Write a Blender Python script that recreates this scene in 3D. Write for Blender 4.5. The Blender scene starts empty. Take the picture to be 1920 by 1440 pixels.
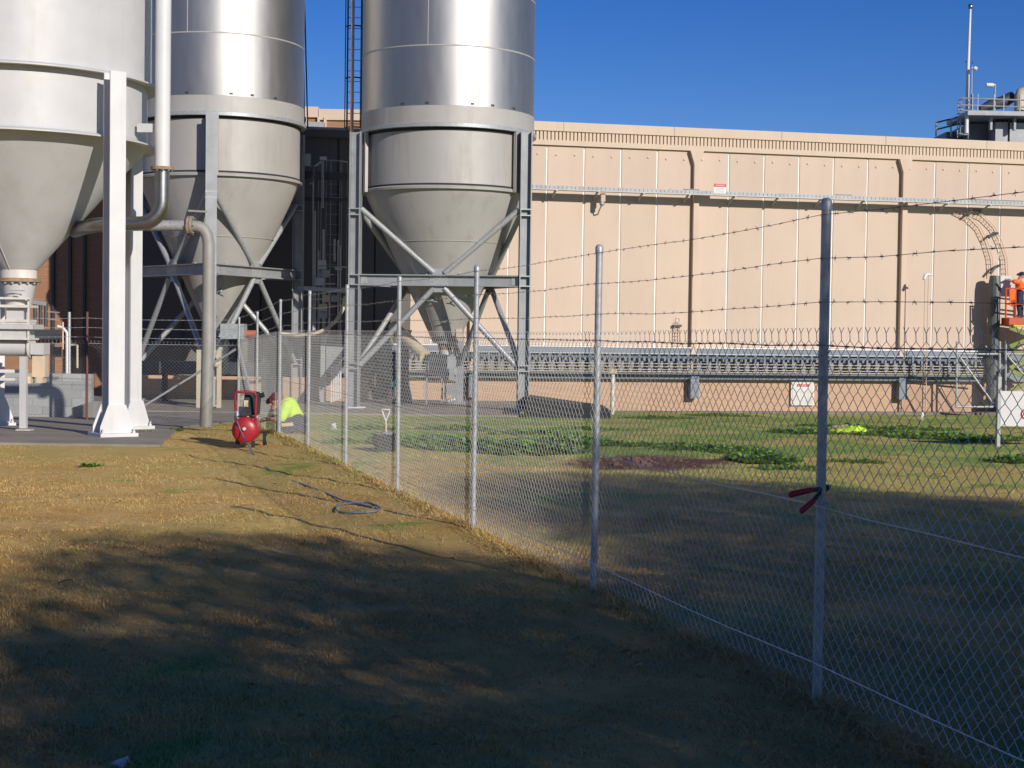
import bpy, bmesh, math, random
import numpy as np
from mathutils import Vector, Matrix, noise
random.seed(7); rng = np.random.default_rng(7)
V = Vector; PI = math.pi
sc = bpy.context.scene; col = sc.collection

# ------------------------------------------------------------------ camera
EYE, FPX, PITCH, ROLL = 1.584, 2880.0, 0.0322, 0.0137
_c, _s = math.cos(PITCH), math.sin(PITCH)
CF = V((0, _c, -_s)); R0 = V((1, 0, 0)); U0 = V((0, _s, _c))
CR = R0*math.cos(ROLL) + U0*math.sin(ROLL); CU = U0*math.cos(ROLL) - R0*math.sin(ROLL)
cd = bpy.data.cameras.new('camera'); cam = bpy.data.objects.new('camera', cd); col.objects.link(cam)
cd.sensor_fit = 'HORIZONTAL'; cd.sensor_width = 36; cd.lens = 36*FPX/1920; cd.clip_end = 900; cd.clip_start = .05
m = Matrix((CR, CU, -CF)).transposed().to_4x4(); m.translation = V((0, 0, EYE)); cam.matrix_world = m
sc.camera = cam
# ------------------------------------------------------------------ sky, sun, exposure
SUN_EL, SUN_AZ = math.radians(22), math.radians(35)      # azimuth from straight behind the camera towards +X
SUN = V((math.sin(SUN_AZ)*math.cos(SUN_EL), -math.cos(SUN_AZ)*math.cos(SUN_EL), math.sin(SUN_EL)))
w = bpy.data.worlds.new('World'); sc.world = w; w.use_nodes = True
nt = w.node_tree; bg = nt.nodes['Background']
sky = nt.nodes.new('ShaderNodeTexSky'); sky.sky_type = 'NISHITA'; sky.sun_disc = False
sky.sun_elevation = SUN_EL; sky.sun_rotation = math.atan2(SUN.x, SUN.y)
sky.air_density = 1.0; sky.dust_density = 0.0; sky.ozone_density = 4.0; sky.altitude = 1500
hs = nt.nodes.new('ShaderNodeHueSaturation'); hs.inputs['Saturation'].default_value = 1.3; hs.inputs['Hue'].default_value = .521; hs.inputs['Value'].default_value = 1.06
nt.links.new(sky.outputs[0], hs.inputs['Color']); nt.links.new(hs.outputs[0], bg.inputs[0]); bg.inputs[1].default_value = 0.095
sl = bpy.data.lights.new('sun', 'SUN'); sl.energy = 5.0; sl.angle = math.radians(.53); sl.color = (1, .94, .85)
so = bpy.data.objects.new('sun', sl); col.objects.link(so)
so.rotation_euler = SUN.to_track_quat('Z', 'Y').to_euler(); so.location = (30, -40, 40)
vs = sc.view_settings; vs.view_transform = 'Standard'; vs.look = 'None'; vs.gamma = 1; vs.use_curve_mapping = False
vs.exposure = -0.15
sc.cycles.max_bounces = 6; sc.cycles.use_denoising = True

# ------------------------------------------------------------------ geometry helpers
def ray(px, py): return CF + CR*((px-960)/FPX) + CU*((720-py)/FPX)
def at(px, py, Y):
    d = ray(px, py); return V((0, 0, EYE)) + d*(Y/d.y)
def ax(px, Y, py=700): return at(px, py, Y).x
def fbm(x, y, s=1.0, o=3):
    return noise.fractal(V((x*s, y*s, 3.7)), 1.0, 2.0, o)
def ground_z(x, y):
    z = 0.0
    if y > 22:
        t = y-22; z -= 0.0322*(t - 1.5*(1-math.exp(-t/1.5)))
    return z
def gnd(px, py):
    d = ray(px, py); z = 0
    for _ in range(12):
        t = (z-EYE)/d.z; p = V((0, 0, EYE)) + d*t; z = ground_z(p.x, p.y)
    return V((p.x, p.y, z))
WM = {}
def frame_of(d, up=V((0, 0, 1))):
    d = d.normalized(); a = up.cross(d)
    if a.length < 1e-4: a = V((1, 0, 0)).cross(d)
    a.normalize(); return a, d.cross(a)
class MB:
    def __init__(s): s.v = []; s.f = []; s.fm = []; s.mi = 0
    def add(s, vs, fs):
        o = len(s.v); s.v += [V(p) for p in vs]
        for f in fs: s.f.append([i+o for i in f]); s.fm.append(s.mi)
        return s
    def hexa(s, P):
        return s.add(P, [(0, 3, 2, 1), (4, 5, 6, 7), (0, 1, 5, 4), (1, 2, 6, 5), (2, 3, 7, 6), (3, 0, 4, 7)])
    def box(s, a, b):
        (x0, y0, z0), (x1, y1, z1) = a, b
        return s.hexa([(x0, y0, z0), (x1, y0, z0), (x1, y1, z0), (x0, y1, z0), (x0, y0, z1), (x1, y0, z1), (x1, y1, z1), (x0, y1, z1)])
    def cbox(s, c, size, rz=0, rm=None):
        m = rm or Matrix.Rotation(rz, 3, 'Z'); c = V(c); hx, hy, hz = [q/2 for q in size]
        return s.hexa([c + m @ V(q) for q in [(-hx, -hy, -hz), (hx, -hy, -hz), (hx, hy, -hz), (-hx, hy, -hz), (-hx, -hy, hz), (hx, -hy, hz), (hx, hy, hz), (-hx, hy, hz)]])
    def bar(s, p, q, wd, ht, up=V((0, 0, 1))):
        p, q = V(p), V(q); a, b = frame_of(q-p, up); a = a*wd/2; b = b*ht/2
        return s.hexa([p-a-b, p+a-b, p+a+b, p-a+b, q-a-b, q+a-b, q+a+b, q-a+b])
    def tube(s, pts, r, n=8, caps=True, closed=False):
        pts = [V(p) for p in pts]; N = len(pts); rs = r if isinstance(r, (list, tuple)) else [r]*N
        base = len(s.v); a = None
        for i, p in enumerate(pts):
            if closed: d = pts[(i+1) % N]-pts[i-1]
            else: d = pts[min(i+1, N-1)]-pts[max(i-1, 0)]
            d.normalize()
            if a is None: a, b = frame_of(d)
            else:
                a = (a - d*a.dot(d)); a.normalize(); b = d.cross(a)
            for k in range(n):
                t = 2*PI*k/n; s.v.append(p + (a*math.cos(t)+b*math.sin(t))*rs[i])
        for i in range(N if closed else N-1):
            j = (i+1) % N
            for k in range(n):
                l = (k+1) % n
                s.f.append([base+i*n+k, base+i*n+l, base+j*n+l, base+j*n+k]); s.fm.append(s.mi)
        if caps and not closed:
            s.f.append([base+k for k in range(n)][::-1]); s.f.append([base+(N-1)*n+k for k in range(n)]); s.fm += [s.mi]*2
        return s
    def lathe(s, c, prof, n=64, capb=False, capt=False):
        c = V(c); base = len(s.v)
        for r, z in prof:
            for k in range(n):
                t = 2*PI*k/n; s.v.append(c + V((r*math.cos(t), r*math.sin(t), z)))
        for i in range(len(prof)-1):
            for k in range(n):
                l = (k+1) % n; s.f.append([base+i*n+k, base+i*n+l, base+(i+1)*n+l, base+(i+1)*n+k]); s.fm.append(s.mi)
        if capb: s.f.append([base+k for k in range(n)][::-1]); s.fm.append(s.mi)
        if capt: s.f.append([base+(len(prof)-1)*n+k for k in range(n)]); s.fm.append(s.mi)
        return s
    def ball(s, c, r, n=10, sc3=(1, 1, 1)):
        c = V(c); rows = max(4, n//2); base = len(s.v)
        for i in range(rows+1):
            ph = PI*i/rows
            for k in range(n):
                t = 2*PI*k/n; s.v.append(c + V((r*sc3[0]*math.sin(ph)*math.cos(t), r*sc3[1]*math.sin(ph)*math.sin(t), -r*sc3[2]*math.cos(ph))))
        for i in range(rows):
            for k in range(n):
                l = (k+1) % n; s.f.append([base+i*n+k, base+i*n+l, base+(i+1)*n+l, base+(i+1)*n+k]); s.fm.append(s.mi)
        return s
    def prism(s, poly, depth):
        a = [V(p) for p in poly]; n = len(a); d = V(depth)
        return s.add(a+[p+d for p in a], [list(range(n))[::-1], list(range(n, 2*n))] + [[i, (i+1) % n, n+(i+1) % n, n+i] for i in range(n)])
    def cap(s, p, q, r0, r1, n=10):          # tapered capsule
        p, q = V(p), V(q); s.tube([p, q], [r0, r1], n, caps=True); s.ball(p, r0, n); s.ball(q, r1, n); return s
    def mesh(s, name, mats, smooth=None):
        me = bpy.data.meshes.new(name); me.from_pydata([tuple(p) for p in s.v], [], s.f)
        for mm in (mats if isinstance(mats, (list, tuple)) else [mats]): me.materials.append(mm)
        if any(s.fm): me.polygons.foreach_set('material_index', s.fm)
        if smooth:
            me.polygons.foreach_set('use_smooth', [True]*len(me.polygons)); me.set_sharp_from_angle(angle=math.radians(smooth))
        me.update(); return me
    def build(s, name, mats, parent=None, loc=None, local=False, smooth=None):
        if parent is not None:
            M = WM[parent.name]
            if not local: Mi = M.inverted(); s.v = [Mi @ p for p in s.v]
            o = bpy.data.objects.new(name, s.mesh(name, mats, smooth)); col.objects.link(o); o.parent = parent; WM[o.name] = M
        else:
            if loc is None:
                xs = [p.x for p in s.v]; ys = [p.y for p in s.v]
                loc = V(((min(xs)+max(xs))/2, (min(ys)+max(ys))/2, min(p.z for p in s.v)))
            loc = V(loc); s.v = [p-loc for p in s.v]
            o = bpy.data.objects.new(name, s.mesh(name, mats, smooth)); col.objects.link(o); o.location = loc; WM[o.name] = Matrix.Translation(loc)
        return o
def tag(o, label=None, cat=None, group=None, kind=None):
    if label: o['label'] = label
    if cat: o['category'] = cat
    if group: o['group'] = group
    if kind: o['kind'] = kind
    return o
def thing(name, label, cat, loc=(0, 0, 0), rz=0, group=None):
    o = bpy.data.objects.new(name, None); col.objects.link(o); o.location = loc; o.rotation_euler = (0, 0, rz); o.empty_display_size = .2
    WM[o.name] = Matrix.Translation(V(loc)) @ Matrix.Rotation(rz, 4, 'Z')
    return tag(o, label, cat, group)
def copy_part(o, parent, offset=(0, 0, 0)):
    c = o.copy(); col.objects.link(c); c.parent = parent; c.location = V(o.location)+V(offset); WM[c.name] = WM[parent.name]
    return c

# ------------------------------------------------------------------ materials
class N:
    def __init__(s, name):
        s.m = bpy.data.materials.new(name); s.m.use_nodes = True; s.t = s.m.node_tree
        s.p = s.t.nodes['Principled BSDF']
    def n(s, typ, **kw):
        o = s.t.nodes.new(typ)
        for k, v in kw.items(): setattr(o, k, v)
        return o
    def l(s, a, b): s.t.links.new(a, b)
    def noise(s, vec, scale, detail=4, rough=.55, dist=0):
        o = s.n('ShaderNodeTexNoise'); o.inputs['Scale'].default_value = scale; o.inputs['Detail'].default_value = detail
        o.inputs['Roughness'].default_value = rough; o.inputs['Distortion'].default_value = dist
        if vec is not None: s.l(vec, o.inputs['Vector'])
        return o.outputs['Fac']
    def ramp(s, fac, a, b):
        o = s.n('ShaderNodeMapRange'); o.inputs['From Min'].default_value = a; o.inputs['From Max'].default_value = b
        o.clamp = True; s.l(fac, o.inputs['Value']); return o.outputs['Result']
    def mix(s, fac, a, b):
        o = s.n('ShaderNodeMix', data_type='RGBA')
        for sock, v in ((o.inputs['Factor'], fac), (o.inputs['A'], a), (o.inputs['B'], b)):
            if isinstance(v, (int, float)): sock.default_value = v
            elif isinstance(v, tuple): sock.default_value = (*v, 1)
            else: s.l(v, sock)
        return o.outputs['Result']
    def math(s, op, a, b):
        o = s.n('ShaderNodeMath', operation=op)
        for i, v in enumerate((a, b)):
            if isinstance(v, (int, float)): o.inputs[i].default_value = v
            else: s.l(v, o.inputs[i])
        return o.outputs[0]
    def obj(s, scale=(1, 1, 1)):
        tc = s.n('ShaderNodeTexCoord'); mp = s.n('ShaderNodeMapping'); mp.inputs['Scale'].default_value = scale
        s.l(tc.outputs['Object'], mp.inputs['Vector']); return mp.outputs[0]
    def bump(s, h, strength=.3, dist=.01):
        b = s.n('ShaderNodeBump'); b.inputs['Strength'].default_value = strength; b.inputs['Distance'].default_value = dist
        s.l(h, b.inputs['Height']); s.l(b.outputs[0], s.p.inputs['Normal'])
def mk(name, c, rough=.6, metal=0, var=.12, scale=2.5, stretch=(1, 1, 1), c2=None, thr=(.3, .7), bump=0, bscale=60, rvar=.08, spec=.5, dirt=None):
    n = N(name); vec = n.obj(stretch); f = n.ramp(n.noise(vec, scale), *thr)
    a = tuple(x*(1-var) for x in c); b = c2 or tuple(min(1, x*(1+var)) for x in c)
    cc = n.mix(f, a, b)
    if dirt:
        d = n.ramp(n.noise(n.obj((1, 1, .12)), dirt[1], 5, .65), .52, .78); cc = n.mix(n.math('MULTIPLY', d, dirt[2]), cc, dirt[0])
    n.l(cc, n.p.inputs['Base Color'])
    r = n.n('ShaderNodeMapRange'); r.inputs['To Min'].default_value = max(.02, rough-rvar); r.inputs['To Max'].default_value = min(1, rough+rvar)
    n.l(n.noise(vec, scale*3.1), r.inputs['Value']); n.l(r.outputs[0], n.p.inputs['Roughness'])
    n.p.inputs['Metallic'].default_value = metal; n.p.inputs['Specular IOR Level'].default_value = spec
    if bump: n.bump(n.noise(n.obj(), bscale, 3), bump, .01)
    return n.m
M = {}
M['white'] = mk('white_paint', (.52, .515, .505), .45, var=.05, dirt=((.34, .28, .20), 2.2, .34), bump=.05, bscale=6)
M['white_bright'] = mk('bright_white_paint', (.64, .63, .615), .5, var=.05, dirt=((.36, .29, .2), 3, .3))  # same white paint; sunlight on columns and riser put into a lighter colour
M['white_dirty'] = mk('worn_white_paint', (.62, .59, .54), .55, var=.08, dirt=((.38, .25, .14), 5, .45))
M['shiny'] = mk('rolled_steel', (.44, .425, .405), .47, 1, var=.08, scale=1.6, stretch=(1, 1, .2), dirt=((.33, .31, .29), 2.5, .45), bump=.09, bscale=1.6, rvar=.07)
M['dull'] = mk('dull_steel', (.41, .392, .365), .6, .2, var=.05, scale=1.1, dirt=((.24, .215, .18), 2.6, .5), bump=.06, bscale=1.6)
M['galv'] = mk('galvanised_steel', (.38, .39, .39), .5, .35, var=.16, scale=22, c2=(.47, .485, .49))
M['grey_steel'] = mk('grey_painted_steel', (.30, .31, .32), .5, .2, var=.12, scale=3, dirt=((.2, .17, .14), 4, .35))
M['dark_steel'] = mk('dark_painted_steel', (.05, .055, .06), .5, .1, var=.2)
M['bright_pipe'] = mk('polished_pipe_steel', (.34, .33, .315), .36, 1, var=.12, rvar=.08, scale=4)
M['old_pipe'] = mk('weathered_pipe', (.30, .29, .265), .6, .15, var=.1, scale=3, dirt=((.2, .15, .09), 3, .6), bump=.15, bscale=30)
M['panel'] = mk('tan_wall_panel', (.575, .447, .353), .78, var=.04, scale=.6, dirt=((.42, .32, .25), 2.6, .34), bump=.08, bscale=45)
def obj_tone(mt, amt):
    t = mt.node_tree; p = t.nodes['Principled BSDF']; src = p.inputs['Base Color'].links[0].from_socket
    oi = t.nodes.new('ShaderNodeObjectInfo'); mr = t.nodes.new('ShaderNodeMapRange'); mr.inputs['To Min'].default_value = 1-amt; mr.inputs['To Max'].default_value = 1+amt
    t.links.new(oi.outputs['Random'], mr.inputs['Value']); h = t.nodes.new('ShaderNodeHueSaturation'); t.links.new(mr.outputs[0], h.inputs['Value']); t.links.new(src, h.inputs['Color']); t.links.new(h.outputs[0], p.inputs['Base Color'])
obj_tone(M['panel'], .045)
M['trim'] = mk('tan_trim', (.595, .465, .355), .7, var=.03, scale=.7, dirt=((.35, .27, .2), 2, .25))
M['sealant'] = mk('white_sealant', (.82, .80, .77), .6, var=.04)
M['band'] = mk('slate_cladding', (.19, .215, .25), .55, .0, var=.06, scale=.8, dirt=((.12, .12, .12), 2, .3))
M['slate_dark'] = mk('dark_rail_paint', (.11, .125, .145), .5, .1, var=.2)
M['cream_pipe'] = mk('cream_pipe_paint', (.50, .43, .31), .5, var=.08)
M['concrete'] = mk('old_concrete', (.27, .235, .185), .9, var=.2, scale=.9, dirt=((.10, .09, .075), 1.2, .7), bump=.4, bscale=50)
M['kerb'] = mk('kerb_concrete', (.21, .175, .145), .9, var=.18, scale=2, bump=.4, bscale=40)
M['block'] = mk('grey_block', (.36, .365, .36), .9, var=.10, scale=1.3, bump=.4, bscale=70)
obj_tone(M['block'], .12)
M['mortar'] = mk('pale_mortar', (.5, .49, .46), .95, var=.08)
M['black'] = mk('black_plastic', (.018, .018, .02), .5, var=.3)
M['rubber'] = mk('black_rubber', (.025, .025, .026), .8, var=.2)
M['bitumen'] = mk('bitumen', (.03, .029, .028), .9, var=.3, bump=.4)  # near-black colour of the ramp wedge
M['red'] = mk('red_enamel', (.40, .018, .028), .36, var=.15, scale=8, dirt=((.22, .10, .08), 6, .35))
M['red_dark'] = mk('red_grip', (.30, .012, .02), .45, var=.12)
M['orange'] = mk('orange_paint', (.56, .09, .025), .45, var=.10, dirt=((.25, .06, .03), 4, .4))
M['lime'] = mk('lime_paint', (.20, .235, .04), .5, var=.2)
M['yellow'] = mk('yellow_paint', (.72, .50, .04), .45, var=.08)
M['hivis'] = mk('hi_vis_cloth', (.62, .90, .045), .85, var=.10, scale=9, bump=.5, bscale=14)
M['hivis_orange'] = mk('orange_cloth', (.85, .15, .03), .85, var=.1, scale=9)
M['navy'] = mk('navy_cloth', (.025, .03, .06), .9, var=.2, scale=9, bump=.4, bscale=16)
M['skin'] = mk('skin', (.55, .30, .22), .55, var=.06, scale=20)
M['hair'] = mk('maroon_cap_cloth', (.16, .05, .05), .8, var=.15)
M['wood'] = mk('bare_wood', (.60, .45, .27), .7, var=.14, scale=6, stretch=(1, 8, 8))
M['copper'] = mk('copper_pipe', (.64, .40, .27), .38, .9, var=.1)
M['brass'] = mk('cream_hose', (.60, .50, .33), .5, var=.1)
M['blue'] = mk('blue_hose', (.17, .215, .29), .6, var=.1)
M['rust'] = mk('rusty_steel', (.30, .20, .125), .85, var=.35, scale=14)
M['pvc'] = mk('white_sheet', (.64, .64, .62), .5, var=.03)
M['sign_white'] = mk('sign_white', (.66, .64, .62), .5, var=.03)
M['sign_red'] = mk('sign_red', (.55, .02, .03), .5, var=.03)
M['cardboard'] = mk('tan_board', (.62, .48, .33), .8, var=.12, scale=4)
M['bark'] = mk('tree_bark', (.12, .085, .06), .95, var=.3, scale=6, stretch=(1, 1, .2), bump=.8, bscale=20)
M['annex'] = mk('dark_brown_wall_paint', (.135, .12, .11), .8, var=.06, scale=.8)  # shade of the silos put into a dark wall colour
M['duct'] = mk('grey_green_duct', (.085, .095, .095), .45, .15, var=.12, scale=2, dirt=((.15, .14, .12), 3, .4))

def brick_mat(name, c1, c2, mortar):
    n = N(name); tc = n.n('ShaderNodeTexCoord'); sp = n.n('ShaderNodeSeparateXYZ'); n.l(tc.outputs['Object'], sp.inputs[0])
    cb = n.n('ShaderNodeCombineXYZ'); n.l(sp.outputs['X'], cb.inputs[0]); n.l(sp.outputs['Z'], cb.inputs[1])
    b = n.n('ShaderNodeTexBrick'); n.l(cb.outputs[0], b.inputs['Vector']); b.inputs['Scale'].default_value = 1
    b.inputs['Brick Width'].default_value = .24; b.inputs['Row Height'].default_value = .086; b.inputs['Mortar Size'].default_value = .009
    b.inputs['Mortar Smooth'].default_value = .2
    for k, v in (('Color1', c1), ('Color2', c2), ('Mortar', mortar)): b.inputs[k].default_value = (*v, 1)
    f = n.ramp(n.noise(n.obj(), 1.1), .3, .75); n.l(n.mix(n.math('MULTIPLY', f, .35), b.outputs['Color'], tuple(x*.8 for x in c1)), n.p.inputs['Base Color'])
    n.p.inputs['Roughness'].default_value = .88; n.bump(n.math('SUBTRACT', 1.0, b.outputs['Fac']), .6, .01); return n.m
M['orange_pipe'] = mk('faded_orange_pipe', (.40, .13, .07), .6, var=.15)
M['brick'] = brick_mat('orange_brick', (.56, .35, .225), (.50, .31, .20), (.52, .42, .32))
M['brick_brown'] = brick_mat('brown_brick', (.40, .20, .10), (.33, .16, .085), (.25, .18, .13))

def lawn_mat(name, blade):
    n = N(name); g = n.n('ShaderNodeNewGeometry'); pos = g.outputs['Position']
    sp = n.n('ShaderNodeSeparateXYZ'); n.l(pos, sp.inputs[0])
    big = n.noise(pos, .32, 4, .6, .4); mid = n.noise(pos, 1.4, 5, .6); fine = n.noise(pos, 9, 4, .7); vf = n.noise(pos, 60, 3, .7)
    gold, tan, brown, green, lush = (.55, .345, .110), (.62, .43, .165), (.42, .23, .09), (.43, .41, .12), (.20, .31, .06)
    c = n.mix(n.ramp(mid, .35, .68), gold, tan)
    nearb = n.ramp(n.math('ADD', sp.outputs['Y'], n.math('MULTIPLY', mid, 5)), 17, 10.5); c = n.mix(n.math('MULTIPLY', nearb, .72), c, n.mix(n.ramp(mid, .35, .68), (.48, .255, .075), (.56, .335, .11)))
    c = n.mix(n.ramp(fine, .53, .85), c, brown)
    # greener towards the far paddock and in patches
    far = n.ramp(n.math('ADD', sp.outputs['Y'], n.math('MULTIPLY', sp.outputs['X'], .5)), 14, 24)
    gf = n.ramp(n.math('ADD', big, n.math('MULTIPLY', far, .18)), .47, .66)
    c = n.mix(n.math('MULTIPLY', gf, n.math('ADD', n.math('MULTIPLY', n.ramp(n.math('ADD', sp.outputs['X'], n.math('MULTIPLY', sp.outputs['Y'], .29)), 2.6, 4.0), .42), .36)), c, green)
    right = n.ramp(n.math('ADD', sp.outputs['X'], n.math('MULTIPLY', sp.outputs['Y'], .29)), 3.0, 4.3)
    nearr = n.math('MULTIPLY', right, .18); c = n.mix(nearr, c, green)
    lu = n.ramp(n.math('ADD', n.noise(pos, .55, 4, .65, .8), n.math('MULTIPLY', n.math('MULTIPLY', far, right), .17)), .60, .68)
    c = n.mix(n.math('MULTIPLY', lu, .85), c, lush)
    # bare reddish soil patch (an ellipse with a ragged edge)
    dx = n.math('DIVIDE', n.math('SUBTRACT', sp.outputs['X'], 1.72), 1.15); dy = n.math('DIVIDE', n.math('SUBTRACT', sp.outputs['Y'], 19.1), 1.25)
    dd = n.math('ADD', n.math('ADD', n.math('MULTIPLY', dx, dx), n.math('MULTIPLY', dy, dy)), n.math('MULTIPLY', n.math('SUBTRACT', mid, .5), 2.4))
    soil = n.ramp(dd, 1.0, .45); c = n.mix(soil, c, n.mix(n.ramp(fine, .3, .7), (.10, .045, .025), (.20, .10, .06)))
    if blade:
        rnd = g.outputs['Random Per Island']
        c = n.mix(n.math('MULTIPLY', n.ramp(rnd, .62, 1.0), .52), c, (.66, .50, .25))
        c = n.mix(n.math('MULTIPLY', n.ramp(rnd, .3, .0), .36), c, (.11, .085, .035))
        n.p.inputs['Roughness'].default_value = .75; n.p.inputs['Specular IOR Level'].default_value = .25
    else:
        c = n.mix(n.math('MULTIPLY', n.ramp(vf, .55, .75), .3), c, (.18, .125, .06))
        n.p.inputs['Roughness'].default_value = .95; n.p.inputs['Specular IOR Level'].default_value = .1
        n.bump(n.math('ADD', n.math('MULTIPLY', fine, 1.4), vf), .55, .04)
    hv = n.n('ShaderNodeHueSaturation'); hv.inputs['Value'].default_value = 1.1; n.l(c, hv.inputs['Color']); n.l(hv.outputs[0], n.p.inputs['Base Color']); return n.m
M['lawn'] = lawn_mat('lawn_soil', False); M['blade'] = lawn_mat('lawn_blades', True)
def leaf_mat(name, a, b):
    n = N(name); g = n.n('ShaderNodeNewGeometry')
    n.l(n.mix(g.outputs['Random Per Island'], a, b), n.p.inputs['Base Color']); n.p.inputs['Roughness'].default_value = .55
    tr = n.n('ShaderNodeBsdfTranslucent'); tr.inputs[0].default_value = (.42, .36, .07, 1); ms = n.n('ShaderNodeMixShader'); ms.inputs[0].default_value = .4
    n.l(n.p.outputs[0], ms.inputs[1]); n.l(tr.outputs[0], ms.inputs[2]); n.l(ms.outputs[0], n.t.nodes['Material Output'].inputs[0])
    return n.m
M['weed'] = leaf_mat('weed_leaves', (.13, .32, .04), (.28, .48, .09)); M['leaf'] = leaf_mat('tree_leaves', (.035, .06, .02), (.08, .11, .035))

# ------------------------------------------------------------------ ground
def axis(segs):
    out = []
    for a, b, st in segs: out += list(np.arange(a, b, st))
    return out + [segs[-1][1]]
gx = axis([(-200, -40, 20), (-40, -14, 1), (-14, -6, .25), (-6, 6, .12), (6, 14, .25), (14, 40, 1), (40, 200, 20)])
gy = axis([(-200, -20, 20), (-20, 4, 1), (4, 16, .1), (16, 34, .22), (34, 60, .8), (60, 300, 20)])
X, Y = np.meshgrid(gx, gy); Z = np.zeros_like(X)
for i in range(X.shape[0]):
    for j in range(X.shape[1]):
        x, y = X[i, j], Y[i, j]; z = ground_z(x, min(y, 60))
        if -14 < x < 14 and 3 < y < 36 and not (x < -4.0 and y > 19.0): z += .028*fbm(x, y, .7) + .018*fbm(x, y, 2.6)
        Z[i, j] = z
nx = len(gx); ny = len(gy)
idx = np.arange(nx*ny).reshape(ny, nx)
F4 = np.stack([idx[:-1, :-1], idx[:-1, 1:], idx[1:, 1:], idx[1:, :-1]], -1).reshape(-1, 4)
def np_mesh(name, verts, faces, mt, smooth=False):
    me = bpy.data.meshes.new(name); k = faces.shape[1]
    me.vertices.add(len(verts)); me.vertices.foreach_set('co', np.asarray(verts, np.float32).ravel())
    me.loops.add(faces.size); me.loops.foreach_set('vertex_index', faces.astype(np.int32).ravel())
    me.polygons.add(len(faces)); me.polygons.foreach_set('loop_start', np.arange(0, faces.size, k, dtype=np.int32))
    if smooth: me.polygons.foreach_set('use_smooth', np.ones(len(faces), bool))
    me.materials.append(mt); me.update(calc_edges=True); me.validate(); return me
def np_obj(name, verts, faces, mt, parent=None, smooth=False):
    verts = np.asarray(verts, float)
    if parent is not None: verts = verts - np.array(WM[parent.name].translation)
    o = bpy.data.objects.new(name, np_mesh(name, verts, faces, mt, smooth)); col.objects.link(o)
    if parent is not None: o.parent = parent; WM[o.name] = WM[parent.name]
    return o
tag(np_obj('ground', np.stack([X, Y, Z], -1).reshape(-1, 3), F4, M['lawn'], smooth=True), kind='structure')
def slab(name, pts, top, thick, mt, kind='structure'):
    return tag(MB().prism([V((p.x, p.y, top-thick)) for p in pts], (0, 0, thick)).build(name, mt), kind=kind)
q = [gnd(-260, 834), gnd(180, 836), gnd(300, 838), gnd(318, 822), gnd(338, 803), gnd(445, 792), gnd(440, 776), gnd(-260, 776)]
sb_ = MB(); e_ = [q[2], q[3], q[4], q[5], q[6]]; ys_ = [q[1].y-.02] + [p.y for p in e_] + [q[7].y+.4]; xs_ = [q[2].x] + [p.x for p in e_] + [q[6].x]
for k in range(len(ys_)-1):
    if ys_[k+1]-ys_[k] < 1e-3: continue
    n_s = 1 if k < 1 else 4
    for t in range(n_s):
        ya, yb = [ys_[k]+(ys_[k+1]-ys_[k])*u_/n_s for u_ in (t, t+1)]; xa, xb = [xs_[k]+(xs_[k+1]-xs_[k])*u_/n_s for u_ in (t, t+1)]
        za, zb = ground_z(0, ya)+.03, ground_z(0, yb)+.03
        sb_.hexa([(-30, ya, za-.4), (xa, ya, za-.4), (xb, yb, zb-.4), (-30, yb, zb-.4), (-30, ya, za), (xa, ya, za), (xb, yb, zb), (-30, yb, zb)])
tag(sb_.build('concrete_slab', M['concrete']), kind='structure')
PAD_Z = -.43
slab('silo_pad', [V((-22, 38.2, 0)), V((.15, 38.2, 0)), V((.35, 46.5, 0)), V((-22, 46.5, 0))], PAD_Z, .6, M['concrete'])
slab('pad_edge', [V((-22, 37.95, 0)), V((2.45, 37.95, 0)), V((2.45, 38.19, 0)), V((-22, 38.19, 0))], PAD_Z-.06, .6, M['kerb'])
a_, b_ = at(985, 745, 39.4), at(1140, 768, 39.4)
tag(MB().prism([V((a_.x, 38.25, a_.z)), V((a_.x, 41.5, a_.z)), V((a_.x, 41.5, -1)), V((a_.x, 38.25, -1))], (.01, 0, 0)).hexa(
    [V((a_.x+.02, 38.25, -1)), V((b_.x, 38.25, -1)), V((b_.x, 41.5, -1)), V((a_.x+.02, 41.5, -1)), V((a_.x+.02, 38.25, a_.z)), V((b_.x, 38.25, b_.z+.02)), V((b_.x, 41.5, b_.z+.02)), V((a_.x+.02, 41.5, a_.z))]
    ).build('ramp', M['bitumen']), kind='structure')

# ------------------------------------------------------------------ warehouse (local x along the wall, local -y towards the camera)
PHI = .2129; P0 = V((500/FPX*51, 51, 0)); WU = V((math.cos(PHI), math.sin(PHI), 0)); WN = V((math.sin(PHI), -math.cos(PHI), 0))
def wp(px, py, d=0):
    r = ray(px, py); o = P0 + WN*d; t = ((o-V((0, 0, EYE))).dot(WN))/r.dot(WN); p = V((0, 0, EYE))+r*t
    return (p-o).dot(WU), p.z
WH = thing('warehouse', 'long tan panelled warehouse with a ribbed eave and brick base behind the chain-link fence', 'warehouse', P0, PHI)
ROOF = 8.38; S_L, S_R = wp(772, 560)[0], 26.0
def wbox(name, s0, s1, z0, z1, d0, d1, mt, parent=WH): return MB().box((s0, -d1, z0), (s1, -d0, z1)).build(name, mt, parent, local=True)
s_p1, s_p2 = wp(1297, 420)[0], wp(1687, 420)[0]; bay = s_p2-s_p1; pw = bay/6
wbox('parapet', S_L, S_R, 8.09, ROOF, -.5, .16, M['trim'])
wbox('eave_band', S_L, S_R, 7.64, 7.80, -.02, .16, M['trim'])
wbox('rib_backing', S_L, S_R, 7.80, 8.09, -.3, .03, M['trim'])
rb = MB().box((0, -.11, 7.80), (.085, -.03, 8.09)).build('rib', M['trim'], WH, local=True); rb.location.x = S_L+.05
for i in range(1, 240):
    x = S_L+.05+i*.125
    if x < S_R-.2: c = copy_part(rb, WH); c.location.x = x
jt = MB()
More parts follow.
